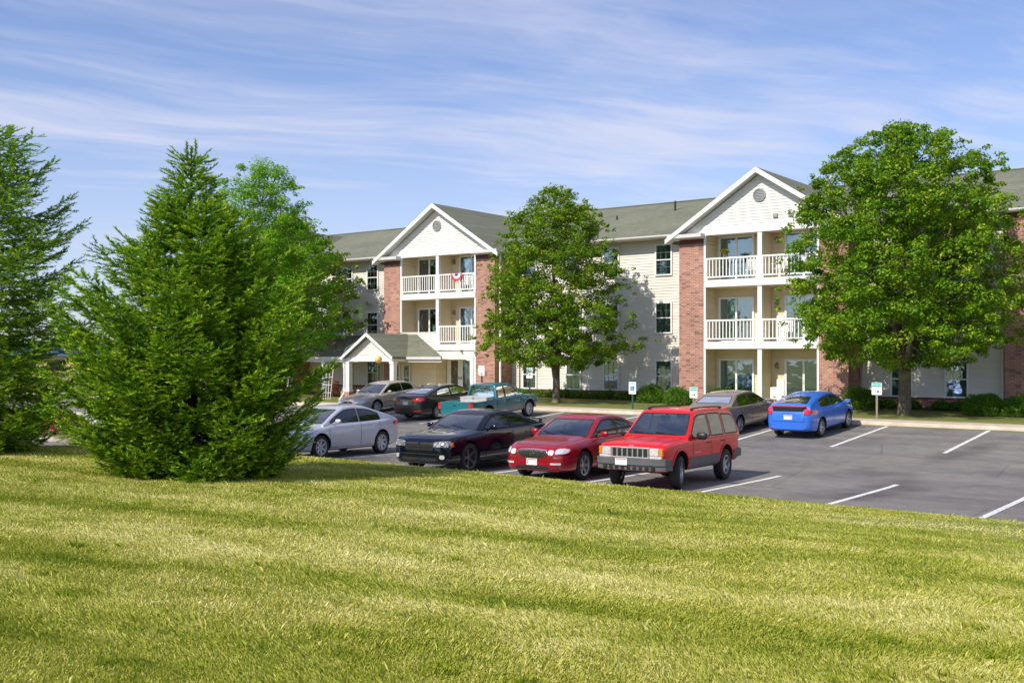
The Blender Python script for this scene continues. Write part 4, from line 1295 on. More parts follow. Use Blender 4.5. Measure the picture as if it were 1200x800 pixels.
def build_fleet():
    # -------- silver compact saloon, nose toward the lawn, half behind the spruce
    L = 4.56
    c = sedan('parked_car', -22.4, 19.45+L*.47, -90, 'pale silver saloon car parked nose to the lawn beside the big spruce', 'car', M['p_silver'], yaw=3, scl=(.94, .94, .99), L=L, W=1.80, H=1.44, wb=2.70, fo=.88, Rw=.325, deck=1.10, hood=.90, cowl=1.10, belt=.945, nose=.66, roof=(1.02, 2.02, 2.5, 3.15, 4.12), wheel='hub7', bpillar=2.58, cpillar=3.55, quarter=False)
    c.patch('headlight', [(.50, .66), (.80, .70), (.84, .80), (.72, .78), (.52, .73)], 'front', M['headlamp'], .015, .003, .008, mirror=True)
    c.patch('grille', [(-.42, .64), (.42, .64), (.40, .71), (-.40, .71)], 'front', M['black_plastic'], .02, .003, .008)
    c.patch('lower_grille', [(-.55, .30), (.55, .30), (.50, .46), (-.50, .46)], 'front', M['black_plastic'], .03, .003, .006)
    c.patch('fog_light', [(.62, .36), (.76, .36), (.76, .46), (.62, .46)], 'front', M['headlamp'], .03, .003, .008, mirror=True)
    c.plate('front', .50)
    c.patch('tail_light', [(L-.42, .84), (L-.06, .80), (L-.03, .94), (L-.22, .975), (L-.42, .92)], 'side', M['red_lamp'], .02, .004, .010, mirror=True)
    c.patch('tail_light', [(.50, .80), (.74, .80), (.74, .92), (.50, .92)], 'rear', M['red_lamp'], .02, .004, .010, mirror=True)
    c.plate('rear', .75)
    # -------- black muscle saloon
    L = 5.08
    c = sedan('parked_car', -17.28, 19.4+L*.47, -90, 'glossy black saloon car with dark split grille beside the dark red car', 'car', M['p_black'], yaw=3, scl=(.94, .94, .99), L=L, W=1.92, H=1.48, wb=3.05, fo=.96, Rw=.36, deck=1.12, hood=.96, cowl=1.42, belt=1.00, nose=.76, plan=.87, roof=(1.42, 2.30, 2.8, 3.45, 4.40), wheel='dark5', bpillar=2.95, cpillar=3.72, quarter=True, sq=.7, rim=.74, tw=.235)
    c.patch('headlight', [(.46, .64), (.86, .66), (.88, .79), (.70, .785), (.46, .755)], 'front', M['dark_headlamp'], .02, .004, .010, mirror=True)
    c.patch('turn_lamp', [(.16, .66), (.26, .66), (.24, .76), (.15, .76)], 'side', M['amber'], .02, .004, .010, mirror=True)
    g = c.patch('grille', [(-.44, .56), (.44, .56), (.47, .74), (-.47, .74)], 'front', M['seam'], .03, .004, .004)
    mb = MB(); x = c.ux(0)+.012
    for z in (.60, .70): mb.box(x-.02, x, -.42, .42, z-.006, z+.006); mb.build('grille_bar', M['black_plastic'], g[0]); mb = MB()
    mb.box(x-.02, x+.008, -.022, .022, .55, .75); mb.box(x-.02, x+.0085, -.40, .40, .635, .665)
    mb.build('grille_bar', M['black_plastic'], g[0])
    c.line('grille_surround', [(-.46, .55), (.46, .55), (.49, .75), (-.49, .75)], 'front', M['p_black'], .03, False, closed=True)
    c.patch('lower_grille', [(-.62, .27), (.62, .27), (.56, .38), (-.56, .38)], 'front', M['seam'], .03, .003, .006)
    c.line('bumper_trim', [(-.78, .47), (.78, .47)], 'front', M['seam'], .02, False)
    c.patch('fog_light', [(.66, .36), (.78, .36), (.78, .46), (.66, .46)], 'front', M['headlamp'], .05, .004, .010, mirror=True)
    c.line('sill_trim', [(1.45, .27), (3.5, .27)], 'side', M['chrome'], .02)
    c.line('hood_scoop', [(.75, .30), (1.25, .34)], 'top', M['seam'], .03)
    c.patch('tail_light', [(.30, .86), (.80, .86), (.80, .98), (.30, .98)], 'rear', M['red_lamp'], .02, .004, .01, mirror=True)
    mb = MB()
    mb.box(-L/2+.06, -L/2+.24, -.72, .72, 1.175, 1.20, .01)
    for sd in (-1, 1): mb.box(-L/2+.10, -L/2+.2, sd*.60-.02, sd*.60+.02, 1.08, 1.18)
    mb.build('rear_spoiler', M['p_black'], c.root)
    # -------- crimson saloon
    L = 5.0
    c = sedan('parked_car', -14.25, 19.85+L*.47, -90, 'dark red saloon car with oval chrome grille, left of the red off roader', 'car', M['p_crimson'], yaw=3, scl=(.94, .94, .99), L=L, W=1.87, H=1.46, wb=2.80, fo=1.0, Rw=.335, deck=1.10, hood=.92, cowl=1.38, belt=.955, nose=.70, plan=.80, roof=(1.36, 2.25, 2.75, 3.4, 4.35), wheel='alloy6', bpillar=2.85, cpillar=3.70, seatmat=M['seat_tan'])
    g = c.patch('grille', [(-.36, .70), (-.42, .64), (-.30, .56), (0, .535), (.30, .56), (.42, .64), (.36, .70), (0, .715)], 'front', M['black_plastic'], .04, .004, .010)
    mb = MB()
    for q in range(-11, 12):
        y = q*.034; z1 = .70-.008*abs(q)*.3; z0 = .545+.0009*q*q
        hh = c.bvh_body.ray_cast(Vector((L, y, .63)), Vector((-1, 0, 0)))[0]
        if hh: mb = MB(); mb.box(hh.x+.010, hh.x+.022, y-.006, y+.006, z0, z1); mb.build('grille_bar', M['chrome'], g[0])
    c.line('grille_surround', [(-.37, .715), (-.44, .64), (-.31, .545), (0, .52), (.31, .545), (.44, .64), (.37, .715), (0, .73)], 'front', M['chrome'], .022, False, closed=True, parent=g[0])
    hh = c.bvh_body.ray_cast(Vector((L, 0, .63)), Vector((-1, 0, 0)))[0]
    mb = MB(); mb.lathe([(.045, 0), (.062, 0), (.062, .02), (.045, .02)], (hh.x+.018, 0, .63), 'x', 24); mb.prism([(hh.x+.02, -.03, .61), (hh.x+.02, -.015, .60), (hh.x+.02, .03, .65), (hh.x+.02, .015, .66)], (.012, 0, 0)); mb.build('badge', M['chrome'], g[0])
    c.patch('headlight', [(.46, .60), (.60, .60), (.60, .71), (.46, .71)], 'front', M['headlamp'], .055, .006, .016, mirror=True)
    c.patch('headlight', [(.63, .62), (.84, .645), (.86, .74), (.74, .755), (.63, .72)], 'front', M['headlamp'], .05, .006, .012, mirror=True)
    c.patch('lower_grille', [(-.48, .285), (.48, .285), (.42, .36), (-.42, .36)], 'front', M['seam'], .03, .003, .006)
    c.patch('fog_light', [(.52, .385), (.76, .39), (.76, .435), (.52, .43)], 'front', M['headlamp'], .02, .004, .008, mirror=True)
    c.line('bumper_trim', [(.44, .545), (.84, .56)], 'front', M['chrome'], .014, False); c.line('bumper_trim', [(-.44, .545), (-.84, .56)], 'front', M['chrome'], .014, False)
    c.plate('front', .44)
    c.patch('tail_light', [(.40, .84), (.80, .84), (.80, .98), (.40, .96)], 'rear', M['red_lamp'], .02, .004, .01, mirror=True)
    c.plate('rear', .72)
    # -------- champagne saloon, nose toward the aisle
    L = 5.0
    c = sedan('parked_car', -33.25, 35.35, -90, 'champagne beige saloon car reversed in by the entrance porch', 'car', M['p_champagne'], scl=(.94, .93, .91), L=L, W=1.86, H=1.42, wb=2.80, fo=1.0, Rw=.32, deck=1.04, hood=.88, cowl=1.32, belt=.92, nose=.66, plan=.80, roof=(1.32, 2.2, 2.7, 3.4, 4.2), wheel='hub7', bpillar=2.85, cpillar=3.6)
    for sd in (-1, 1): c.patch('grille', [(sd*.03, .56), (sd*.27, .56), (sd*.27, .64), (sd*.03, .66)], 'front', M['black_plastic'], .03, .004, .010)
    c.patch('headlight', [(.40, .56), (.82, .59), (.84, .67), (.40, .66)], 'front', M['headlamp'], .03, .004, .010, mirror=True)
    c.line('side_moulding', [(1.45, .52), (3.4, .52)], 'side', M['grey_plastic'], .03)
    c.line('bumper_trim', [(-.8, .46), (.8, .46)], 'front', M['grey_plastic'], .03, False)
    c.patch('tail_light', [(.40, .78), (.80, .78), (.80, .90), (.40, .90)], 'rear', M['red_lamp'], .02, .004, .01, mirror=True)
    # -------- dark charcoal saloon seen from behind
    L = 4.84
    c = sedan('parked_car', -28.95, 34.25, 90, 'dark charcoal saloon car seen from behind between the champagne car and the teal pickup', 'car', M['p_charcoal'], scl=(.94, .93, .91), L=L, W=1.83, H=1.45, wb=2.80, fo=.96, Rw=.33, deck=1.13, hood=.90, cowl=1.2, belt=.97, nose=.68, roof=(1.15, 2.15, 2.65, 3.3, 4.35), wheel='alloy10', bpillar=2.75, cpillar=3.7)
    c.patch('tail_light', [(.36, .86), (.76, .89), (.82, .99), (.70, 1.03), (.36, .94)], 'rear', M['red_lamp'], .02, .006, .012, mirror=True)
    c.patch('tail_light', [(L-.34, .90), (L-.04, .88), (L-.04, .98), (L-.30, 1.0)], 'side', M['red_lamp'], .02, .006, .012, mirror=True)
    c.line('chrome_strip', [(-.36, .90), (.36, .90)], 'rear', M['chrome'], .018, False)
    c.plate('rear', .79)
    c.line('rear_reflector', [(.44, .44), (.78, .45)], 'rear', M['red_lamp'], .035, False); c.line('rear_reflector', [(-.44, .44), (-.78, .45)], 'rear', M['red_lamp'], .035, False)
    c.patch('rear_diffuser', [(-.55, .30), (.55, .30), (.50, .38), (-.50, .38)], 'rear', M['black_plastic'], .02, .003, .006)
    c.patch('headlight', [(.45, .68), (.80, .70), (.82, .80), (.45, .76)], 'front', M['headlamp'], .03, .004, .010, mirror=True)
    # -------- tan saloon seen from behind
    L = 4.86
    c = sedan('parked_car', -15.9, 34.4, 90, 'brownish tan saloon car seen from behind in front of the balconies', 'car', M['p_tan'], scl=(.94, .93, .91), L=L, W=1.84, H=1.47, wb=2.75, fo=.95, Rw=.325, deck=1.10, hood=.90, cowl=1.2, belt=.96, nose=.68, roof=(1.1, 2.1, 2.6, 3.4, 4.15), wheel='alloy7', bpillar=2.68, cpillar=3.65)
    c.patch('tail_light', [(.50, .82), (.78, .84), (.82, .97), (.50, .95)], 'rear', M['red_lamp'], .02, .006, .012, mirror=True)
    c.plate('rear', .74)
    c.patch('headlight', [(.45, .68), (.80, .70), (.82, .80), (.45, .76)], 'front', M['headlamp'], .03, .004, .010, mirror=True)
    # -------- blue hatchback seen from behind
    L, W = 4.38, 1.70; h = W/2
    zc = [(0, .62), (.08, .70), (.35, .82), (.9, .95), (1.1, .99), (2, 1.0), (L-1, 1.0), (L-.3, 1.03), (L-.04, 1.02), (L, .97)]
    zs = [(0, .58), (.12, .64), (.5, .78), (1.0, .88), (1.6, .93), (2.6, .96), (L-.8, 1.0), (L-.2, 1.01), (L, .95)]
    hw = [(0, h*.74), (.06, h*.80), (.2, h*.88), (.5, h*.97), (1, h*.995), (1.8, h), (L-1.2, h), (L-.6, h*.98), (L-.15, h*.93), (L-.03, h*.88), (L, h*.85)]
    zb = [(0, .25), (.15, .2), (L-.5, .21), (L-.1, .27), (L, .30)]
    top = [(.92, .95), (1.3, 1.12), (1.75, 1.33), (1.95, 1.385), (2.35, 1.415), (2.9, 1.375), (3.6, 1.265), (4.10, 1.155), (4.20, 1.12), (4.27, 1.04), (4.30, .98)]
    cab = dict(top=top, wb=h*.90, wt=[(1, h*.66), (2.5, h*.66), (4.3, h*.60)], crown=.03, round=.08)
    c = Car('parked_car', ground_pose(-13.13, 34.7, 90, .9, L, 2.55), 90, 'bright blue hatchback with red light bar across its tail, parked by the far kerb', 'car', L, W, 2.55, .9, .315, M['p_blue'], zc, zs, hw, zb, cab, wheel='alloy6', scl=(.98, .93, .94))
    c.front_glass(1.0, 1.31, True, .09)
    # sloping hatch glass, looked at from above and behind
    P = [(3.30, .40), (4.06, .55), (4.06, -.55), (3.30, -.40)]
    c.patch('rear_window', P, 'top', M['dark_glass'], .04, .003, .006, on='cab')
    c.side_glass(1.2, 2.37, .975, .99, .09); c.side_glass(2.44, 3.35, .99, 1.02, .09, slant=.02)
    c.cut()
    c.patch('tail_light', [(.53, .95), (.80, .90), (.77, .99), (.62, 1.075), (.53, 1.10)], 'rear', M['red_lamp'], .02, .004, .014, mirror=True, on='cab')
    c.patch('tail_light', [(.56, .84), (.82, .86), (.80, .955), (.56, .965)], 'rear', M['red_lamp'], .02, .006, .014, mirror=True)
    mb = MB()
    mb.box(-L/2+.02, -L/2+.16, -.60, .60, 1.085, 1.125, .012); mb.build('light_bar', M['red_lamp'], c.root)
    mb = MB(); mb.box(-L/2-.004, -L/2+.03, -.54, .54, .935, 1.083, .008); mb.build('lower_rear_glass', M['dark_glass'], c.root)
    c.line('hatch_seam', [(-.60, .93), (-.56, .60), (.56, .60), (.60, .93)], 'rear', None, .012, False)
    c.patch('badge', [(-.05, .865), (.05, .865), (.05, .905), (-.05, .905)], 'rear', M['chrome'], .02, .003, .01)
    c.plate('rear', .74)
    c.line('door_seam', [(1.30, .93), (1.24, .6), (1.32, .3), (2.40, .29), (2.41, .97)], 'side'); c.line('door_seam', [(2.40, .29), (3.05, .30), (3.10, .5), (3.28, .75), (3.28, .98)], 'side')
    c.handle([2.2, 3.1], .86); c.mirror(1.35, .97)
    c.line('rear_reflector', [(.5, .36), (.72, .37)], 'rear', M['red_lamp'], .025, False)
    c.patch('headlight', [(.40, .62), (.74, .66), (.76, .76), (.42, .70)], 'front', M['headlamp'], .03, .004, .010, mirror=True)
    mb = MB(); mb.tube([(c.ux(3.2), 0, 1.33), (c.ux(3.3), 0, 1.50)], .006, 5); mb.build('antenna', M['seam'], c.root)
    # -------- red boxy off-roader
    L, W = 4.52, 1.80; h = W/2
    zc = [(0, .90), (.05, .98), (.3, 1.04), (.8, 1.08), (1.35, 1.12), (2., 1.12), (4.2, 1.12), (L-.03, 1.10), (L, 1.06)]
    zs = [(0, .88), (.1, .95), (.4, .99), (1., 1.02), (1.6, 1.04), (4.2, 1.06), (L, 1.04)]
    hw = [(0, h*.86), (.05, h*.90), (.2, h*.94), (.6, h*.965), (1.4, h*.97), (4.0, h*.97), (L-.15, h*.94), (L, h*.89)]
    zb = [(0, .46), (.2, .40), (.6, .37), (4.0, .38), (L, .44)]
    top = [(1.28, 1.10), (1.55, 1.30), (1.85, 1.56), (1.98, 1.645), (2.15, 1.675), (2.9, 1.69), (4.0, 1.665), (4.18, 1.63), (4.32, 1.45), (4.44, 1.15), (4.47, 1.06)]
    cab = dict(top=top, wb=h*.935, wt=h*.735, crown=.025, round=.07)
    c = Car('parked_suv', ground_pose(-11.6, 19.75+L*.47, -90, .84, L, 2.69), -90, 'bright red boxy off roader with seven slot grille and grey bumpers', 'suv', L, W, 2.69, .84, .365, M['p_red'], zc, zs, hw, zb, cab, wheel='alloy5', yaw=3, scl=(.94, .94, .985), sq=1., arch=.075, arch_up=.05, steer=14, rim=.60, tw=.235)
    c.front_glass(1.145, 1.60, True, .075); c.front_glass(1.16, 1.56, False, .10)
    c.side_glass(1.55, 2.58, 1.085, 1.09, .10); c.side_glass(2.66, 3.42, 1.09, 1.095, .10, slant0=0.); c.side_glass(3.52, 4.32, 1.095, 1.10, .12)
    c.cut()
    c.interior([2.55, 3.5], 1.12)
    x = c.ux(0)
    g = c.patch('grille', [(-.46, .715), (.46, .715), (.46, .925), (-.46, .925)], 'front', M['seam'], .015, .006, .006)
    mb = MB()
    for q in range(8): y = -.455+q*.13; mb.box(x-.03, x+.030, y-.016, y+.016, .705, .93, .006)
    mb.box(x-.03, x+.032, -.48, .48, .90, .935, .006); mb.box(x-.03, x+.032, -.48, .48, .70, .725, .006)
    mb.build('grille_slots', M['slot_silver'], g[0])
    for sd in (-1, 1):
        mb = MB(); mb.box(x-.10, x+.026, min(sd*.49, sd*.71), max(sd*.49, sd*.71), .76, .925, .012); mb.build('headlight', M['headlamp'], c.root)
        mb = MB(); mb.box(x-.16, x+.016, min(sd*.72, sd*.80), max(sd*.72, sd*.80), .76, .925, .012); mb.build('turn_lamp', M['amber'], c.root)
        mb = MB(); mb.box(x-.10, x+.022, min(sd*.49, sd*.78), max(sd*.49, sd*.78), .70, .752, .008); mb.build('side_marker', M['headlamp'], c.root)
    # grey plastic bumpers and lower cladding
    mb = MB()
    P = [(-.90, -.30), (-.86, -.02), (-.70, .085), (-.35, .12), (.35, .12), (.70, .085), (.86, -.02), (.90, -.30)]
    def ring(z0, z1, ins0=0, ins1=0):
        mb.prism([(x+b-ins0, a, z0) for a, b in P] + [(x-.30, .5, z0), (x-.30, -.5, z0)], (0, 0, z1-z0))
    ring(.56, .70); ring(.445, .556, .03)
    bmesh.ops.bevel(mb.bm, geom=[e for e in mb.bm.edges if e.calc_face_angle(0) > .9], offset=.012, segments=2, affect='EDGES')
    bp = mb.build('front_bumper', M['grey_plastic'], c.root, True, 40)
    for q in range(-4, 5): mb = MB(); mb.box(x+.05, x+.10, q*.15-.045, q*.15+.045, .455, .53, .006); mb.build('bumper_slot', M['seam'], bp)
    mb = MB(); mb.box(-L/2-.10, -L/2+.16, -.84, .84, .50, .70, .03); mb.build('rear_bumper', M['grey_plastic'], c.root)
    cl = .66
    c.patch('lower_cladding', [(1.30, .40), (2.60, .40), (2.60, cl), (1.30, cl)], 'side', M['grey_plastic'], .01, .004, .014, mirror=True)
    c.patch('lower_cladding', [(2.615, .40), (3.10, .40), (3.10, .62), (3.18, cl+.0), (2.615, cl)], 'side', M['grey_plastic'], .01, .004, .014, mirror=True)
    c.patch('lower_cladding', [(4.02, .44), (4.46, .46), (4.48, cl+.06), (4.00, cl+.04)], 'side', M['grey_plastic'], .02, .004, .014, mirror=True)
    for u in c.axles:      # square-topped flares
        for sd in (1, -1):
            mb = MB(); pts = []
            for a in range(6, 175, 12):
                rr = .455 if 20 < a < 160 else .45
                pts.append((c.ux(u)+rr*math.cos(R(a)), c.R+.045+rr*math.sin(R(a))))
            V0 = []
            for (px_, pz_) in pts:
                hh = c.bvh_body.ray_cast(Vector((px_, 3*sd, pz_)), Vector((0, -sd, 0)))[0]
                yy = abs(hh.y) if hh and abs(hh.y) > .7 else .86
                V0.append((px_, sd*(yy+.008), pz_))
            mb.tube(V0, .02, 8); mb.build('wheel_arch_trim', M['p_red'], c.root, True, 60)
    c.line('door_seam', [(1.52, 1.03), (1.50, .41), (2.60, .41), (2.61, 1.06)], 'side'); c.line('door_seam', [(2.61, .41), (3.12, .41), (3.20, .70), (3.45, .85), (3.45, 1.07)], 'side')
    c.line('bonnet_seam', [(1.30, .72), (.10, .66)], 'top'); c.line('bonnet_crease', [(1.25, .30), (.15, .26)], 'top', M['p_red'], .03)
    c.handle([2.42, 3.28], .95, M['black_plastic'])
    c.mirror(1.72, 1.07, M['black_plastic'], 1.25, .02)
    c.line('side_moulding', [(1.55, .76), (1.95, .76)], 'side', M['chrome'], .015)
    # roof rack
    for sd in (-1, 1):
        mb = MB(); y = sd*.56; P = [(c.ux(2.05), y, 1.70), (c.ux(2.2), y, 1.725), (c.ux(3.0), y, 1.735), (c.ux(3.75), y, 1.725), (c.ux(3.9), y, 1.70)]
        mb.tube(P, .017, 8)
        for u in (2.12, 3.83): mb.box(c.ux(u)-.05, c.ux(u)+.05, y-.025, y+.025, 1.63, 1.73, .01)
        mb.build('roof_rail', M['black_plastic'], c.root, True, 50)
    mb = MB(); mb.box(c.ux(4.28), c.ux(4.18), .50, .58, 1.60, 1.70, .02); mb.box(c.ux(4.28), c.ux(4.18), -.58, -.50, 1.60, 1.70, .02); mb.build('high_tail_lamp', M['red_lamp'], c.root)
    mb = MB(); mb.box(x+.121, x+.129, -.32, -.02, .545, .695, .004); pl_ = mb.build('licence_plate', M['plate'], c.root)
    mb = MB(); mb.box(x+.1285, x+.1305, -.30, -.04, .665, .685); mb.build('plate_band', M['plate_red'], pl_)
    mb = MB()
    for yy, e in ((.50, -.02), (-.08, -.60)):
        P = []
        for q in range(5):
            y2 = yy+(e-yy)*q/4; hh, nn, _, _ = c.bvh_cab.ray_cast(Vector((L, y2, 1.15+.008*q)), Vector((-1, 0, 0)))
            if hh: P.append(tuple(hh+Vector((.015, 0, .012))))
        mb.tube(P, .011, 5)
    mb.build('wiper', M['seam'], c.root)
    c.patch('badge', [(-.06, .945), (.06, .945), (.06, .965), (-.06, .965)], 'front', M['chrome'], .004, .003, .006)
    # -------- teal pickup
    L, W = 4.85, 1.73; h = W/2
    zc = [(0, .78), (.06, .86), (.3, .92), (.8, .98), (1.25, 1.03), (2., 1.02), (2.95, 1.02), (3.05, .98), (3.15, .66), (L-.12, .66), (L-.05, .72), (L, .74)]
    zs = [(0, .76), (.1, .84), (.5, .91), (1., .95), (1.6, .97), (L, .99)]
    hw = [(0, h*.86), (.06, h*.91), (.2, h*.95), (.6, h*.985), (1.4, h), (L-.1, h*.985), (L, h*.96)]
    zb = [(0, .40), (.2, .34), (.6, .33), (L-.5, .36), (L, .48)]
    top = [(1.18, 1.00), (1.4, 1.14), (1.75, 1.42), (1.9, 1.52), (2.1, 1.56), (2.5, 1.575), (2.85, 1.56), (2.93, 1.52), (3.0, 1.30), (3.06, 1.0)]
    cab = dict(top=top, wb=h*.92, wt=h*.73, crown=.02, round=.08)
    c = Car('pickup_truck', ground_pose(-25.8, 33.5, 90, .80, L, 2.85), 90, 'teal green pickup truck with a pale metal toolbox across its bed', 'pickup truck', L, W, 2.85, .80, .345, M['p_teal'], zc, zs, hw, zb, cab, scl=(.93, .93, .93), wheel='steel', sq=.8, arch=.06, arch_up=.03, tw=.22)
    c.front_glass(1.06, 1.47, True, .08); c.front_glass(1.06, 1.49, False, .10)
    c.side_glass(1.45, 2.40, 1.0, 1.0, .10); c.side_glass(2.47, 2.93, 1.0, 1.0, .10)
    c.cut(); c.interior([2.45], 1.02)
    mb = MB(); mb.box(-L/2-.01, -L/2+.05, -.72, .72, .52, 1.0, .012); tg = mb.build('tailgate', M['p_teal'], c.root)
    mb = MB(); mb.box(-L/2-.016, -L/2-.008, -.07, .07, .83, .88, .003); mb.build('tailgate_handle', M['seam'], tg)
    for sd in (-1, 1):
        mb = MB(); mb.box(-L/2-.012, -L/2+.13, min(sd*.735, sd*.868), max(sd*.735, sd*.868), .70, .96, .012); mb.build('tail_light', M['red_lamp'], c.root)
    mb = MB(); mb.box(-L/2-.14, -L/2+.02, -.80, .80, .40, .52, .02); mb.build('rear_bumper', M['chrome'], c.root)
    mb = MB(); mb.box(c.ux(L)+0.0, c.ux(3.05), -.74, -.60, .5, .9); mb.bm.clear()
    mb.box(c.ux(3.62), c.ux(3.14), -.70, .70, .86, 1.04, .015); mb.box(c.ux(3.62)-.01, c.ux(3.14)+.01, -.72, .72, 1.045, 1.08, .01)
    tb = mb.build('toolbox', M['tool_metal'], c.root)
    mb = MB(); mb.box(c.ux(3.62)-.03, c.ux(3.62)-.012, -.06, .06, 1.02, 1.08, .004); mb.build('latch', M['chrome'], tb)
    cl = .60
    c.patch('lower_body_stripe', [(1.28, .38), (3.45, .38), (3.45, cl), (1.28, cl)], 'side', M['p_lower_silver'], .01, .002, .004, mirror=True)
    c.patch('lower_body_stripe', [(4.30, .42), (L-.05, .50), (L-.05, cl), (4.30, cl)], 'side', M['p_lower_silver'], .01, .002, .004, mirror=True)
    c.patch('lower_body_stripe', [(.06, .42), (.36, .40), (.36, cl), (.05, cl)], 'side', M['p_lower_silver'], .01, .002, .004, mirror=True)
    for sd in (1, -1):
        mb = MB(); u = c.axles[0]
        P = [(c.ux(u)+.42*math.cos(R(a)), sd*(h-.002), c.R+.03+.42*math.sin(R(a))) for a in range(0, 181, 15)]
        mb.tube(P, .018, 6); mb.build('wheel_arch_trim', M['p_lower_silver'], c.root, True, 60)
    c.line('door_seam', [(1.42, .95), (1.38, .36), (2.42, .36), (2.43, .97)], 'side'); c.line('cab_gap', [(3.08, .38), (3.08, .98)], 'side', None, .03)
    c.handle([2.28], .88, M['black_plastic']); c.mirror(1.60, .99, M['p_teal'], 1.1, .02)
    mb = MB(); mb.box(c.ux(2.92), c.ux(2.88), -.10, .10, 1.545, 1.585, .008); mb.build('brake_lamp', M['red_lamp'], c.root)
    c.patch('headlight', [(.45, .66), (.76, .66), (.76, .78), (.45, .78)], 'front', M['headlamp'], .02, .004, .010, mirror=True)
    c.patch('grille', [(-.42, .64), (.42, .64), (.42, .78), (-.42, .78)], 'front', M['black_plastic'], .02, .004, .010)
def leaf_cloud(centers, radii, per, size, rng, flat=.6, up=.55, aspect=.62, droop=.0):
    """many small folded leaves round the clump centres; returns V, F, rnd"""
    n = len(centers); C = np.repeat(centers, per, 0); Rr = np.repeat(radii, per)
    N = len(C)
    d = rng.normal(size=(N, 3)); d /= np.linalg.norm(d, axis=1)[:, None]
    rad = rng.random(N)**.45
    off = d*(rad*Rr)[:, None]; off[:, 2] *= flat
    P = C+off
    nrm = d*.55+rng.normal(size=(N, 3))*.45; nrm[:, 2] = nrm[:, 2]*.6+up
    nrm /= np.linalg.norm(nrm, axis=1)[:, None]
    t = rng.normal(size=(N, 3)); t -= nrm*(t*nrm).sum(1)[:, None]; t /= np.linalg.norm(t, axis=1)[:, None]
    t[:, 2] -= droop; t /= np.linalg.norm(t, axis=1)[:, None]
    b = np.cross(nrm, t); b /= np.linalg.norm(b, axis=1)[:, None]
    s = size*(.65+.7*rng.random(N))[:, None]
    V = np.empty((N, 4, 3)); V[:, 0] = P-t*s*.5; V[:, 1] = P+b*s*.5*aspect+nrm*s*.08; V[:, 2] = P+t*s*.5-nrm*s*.06; V[:, 3] = P-b*s*.5*aspect+nrm*s*.08
    F = np.arange(N*4).reshape(N, 4)
    base = np.repeat(rng.random(n), per)
    rn = np.clip(.30*base+.70*rng.random(N), 0, 1)
    return V.reshape(-1, 3), F, np.repeat(rn, 4)

def broadleaf(name, x, y, z, prof, label, group, leafmat, seed, nclump=420, per=60, size=.13, crad=.42, trunk=.17, fork=1.5, lump=.22, up=.55, barkm='bark', thin=0.):
    """prof: list of (height above ground, crown radius)"""
    rng = np.random.default_rng(seed); rd = random.Random(seed)
    root = empty(name, (x, y, z), label=label, cat='tree', group=group)
    hs = [p[0] for p in prof]; h0, h1 = hs[0], hs[-1]
    ph = [rd.random()*6.28 for _ in range(8)]
    def env(h, a):
        r = pl(prof, h)
        l = math.sin(3*a+ph[0]+h*.9)*.4+math.sin(5*a+ph[1]-h*1.7)*.35+math.sin(2*a+ph[2]+h*2.3)*.3+math.sin(9*a+ph[3]+h*3.1)*.2
        return r*(1+lump*l*.6)
    C = []; Rr = []
    tries = 0
    while len(C) < nclump and tries < nclump*40:
        tries += 1
        h = h0+(h1-h0)*rd.random(); a = rd.random()*6.283
        r = env(h, a)
        if rd.random() > (r/max(p[1] for p in prof))**1.3+.05: continue
        q = rd.random()**.42
        if thin and math.sin(h*2.1+ph[4])*math.sin(a*2+ph[5]) < -1+thin: continue
        rr = max(0, q*r-crad*.35)
        C.append((rr*math.cos(a), rr*math.sin(a), h+rd.uniform(-.15, .15))); Rr.append(crad*rd.uniform(.6, 1.25)*(.65 if q > .93 else 1))
    C = np.array(C); Rr = np.array(Rr)
    # stray outer sprigs break the outline
    k = len(C)//3; S = []; SR = []
    for _ in range(k):
        h = h0+(h1-h0)*rd.random()**.9; a = rd.random()*6.283; r = env(h, a)*rd.uniform(.97, 1.13)+.05
        S.append((r*math.cos(a), r*math.sin(a), h)); SR.append(crad*rd.uniform(.28, .5))
    V1, F1, r1 = leaf_cloud(C, Rr, per, size, rng, up=up)
    V2, F2, r2 = leaf_cloud(np.array(S), np.array(SR), max(8, per//5), size, rng, up=up)
    V = np.concatenate([V1, V2]); F = np.concatenate([F1, F2+len(V1)]); rn = np.concatenate([r1, r2])
    np_mesh('crown', V, F, M[leafmat], root, attr=rn)
    # trunk, limbs, branchlets
    mb = MB(); top = h1*.82
    tp = [(0, 0, -.15), (0, 0, .1), (.02, .01, fork*.5), (.03, -.02, fork)]
    mb.tube(tp, [trunk*1.55, trunk*1.15, trunk, trunk*.95], 12)
    nodes = []
    nl = 7
    for i in range(nl):
        a = i*2.4+ph[0]; reach = pl(prof, h0+(h1-h0)*(.25+.6*i/nl))*(.50 if i < nl-1 else .06)
        hh = h0+(h1-h0)*(.35+.55*i/nl)
        P = []
        for q in range(6):
            t = q/5; rr = reach*t**1.15; hz = fork-.15+(hh-fork)*t**.8
            P.append((rr*math.cos(a)+.07*math.sin(q*2.1+a), rr*math.sin(a)+.07*math.cos(q*1.7+a), hz))
        mb.tube(P, [trunk*(.62-.11*q) for q in range(6)], 8)
        nodes += P[1:]
    idx = list(range(len(C))); rd.shuffle(idx)
    for j in idx[:150]:
        c = C[j]; cand = [p for p in nodes if p[2] < c[2]+.3] or nodes
        p = min(cand, key=lambda p: (p[0]-c[0])**2+(p[1]-c[1])**2+1.5*(p[2]-c[2])**2)
        m = ((p[0]+c[0])/2, (p[1]+c[1])/2, (p[2]+c[2])/2-.12)
        mb.tube([p, m, tuple(c)], [trunk*.16, trunk*.10, trunk*.04], 5)
    mb.build('trunk', M[barkm], root, True, 60)
    return root

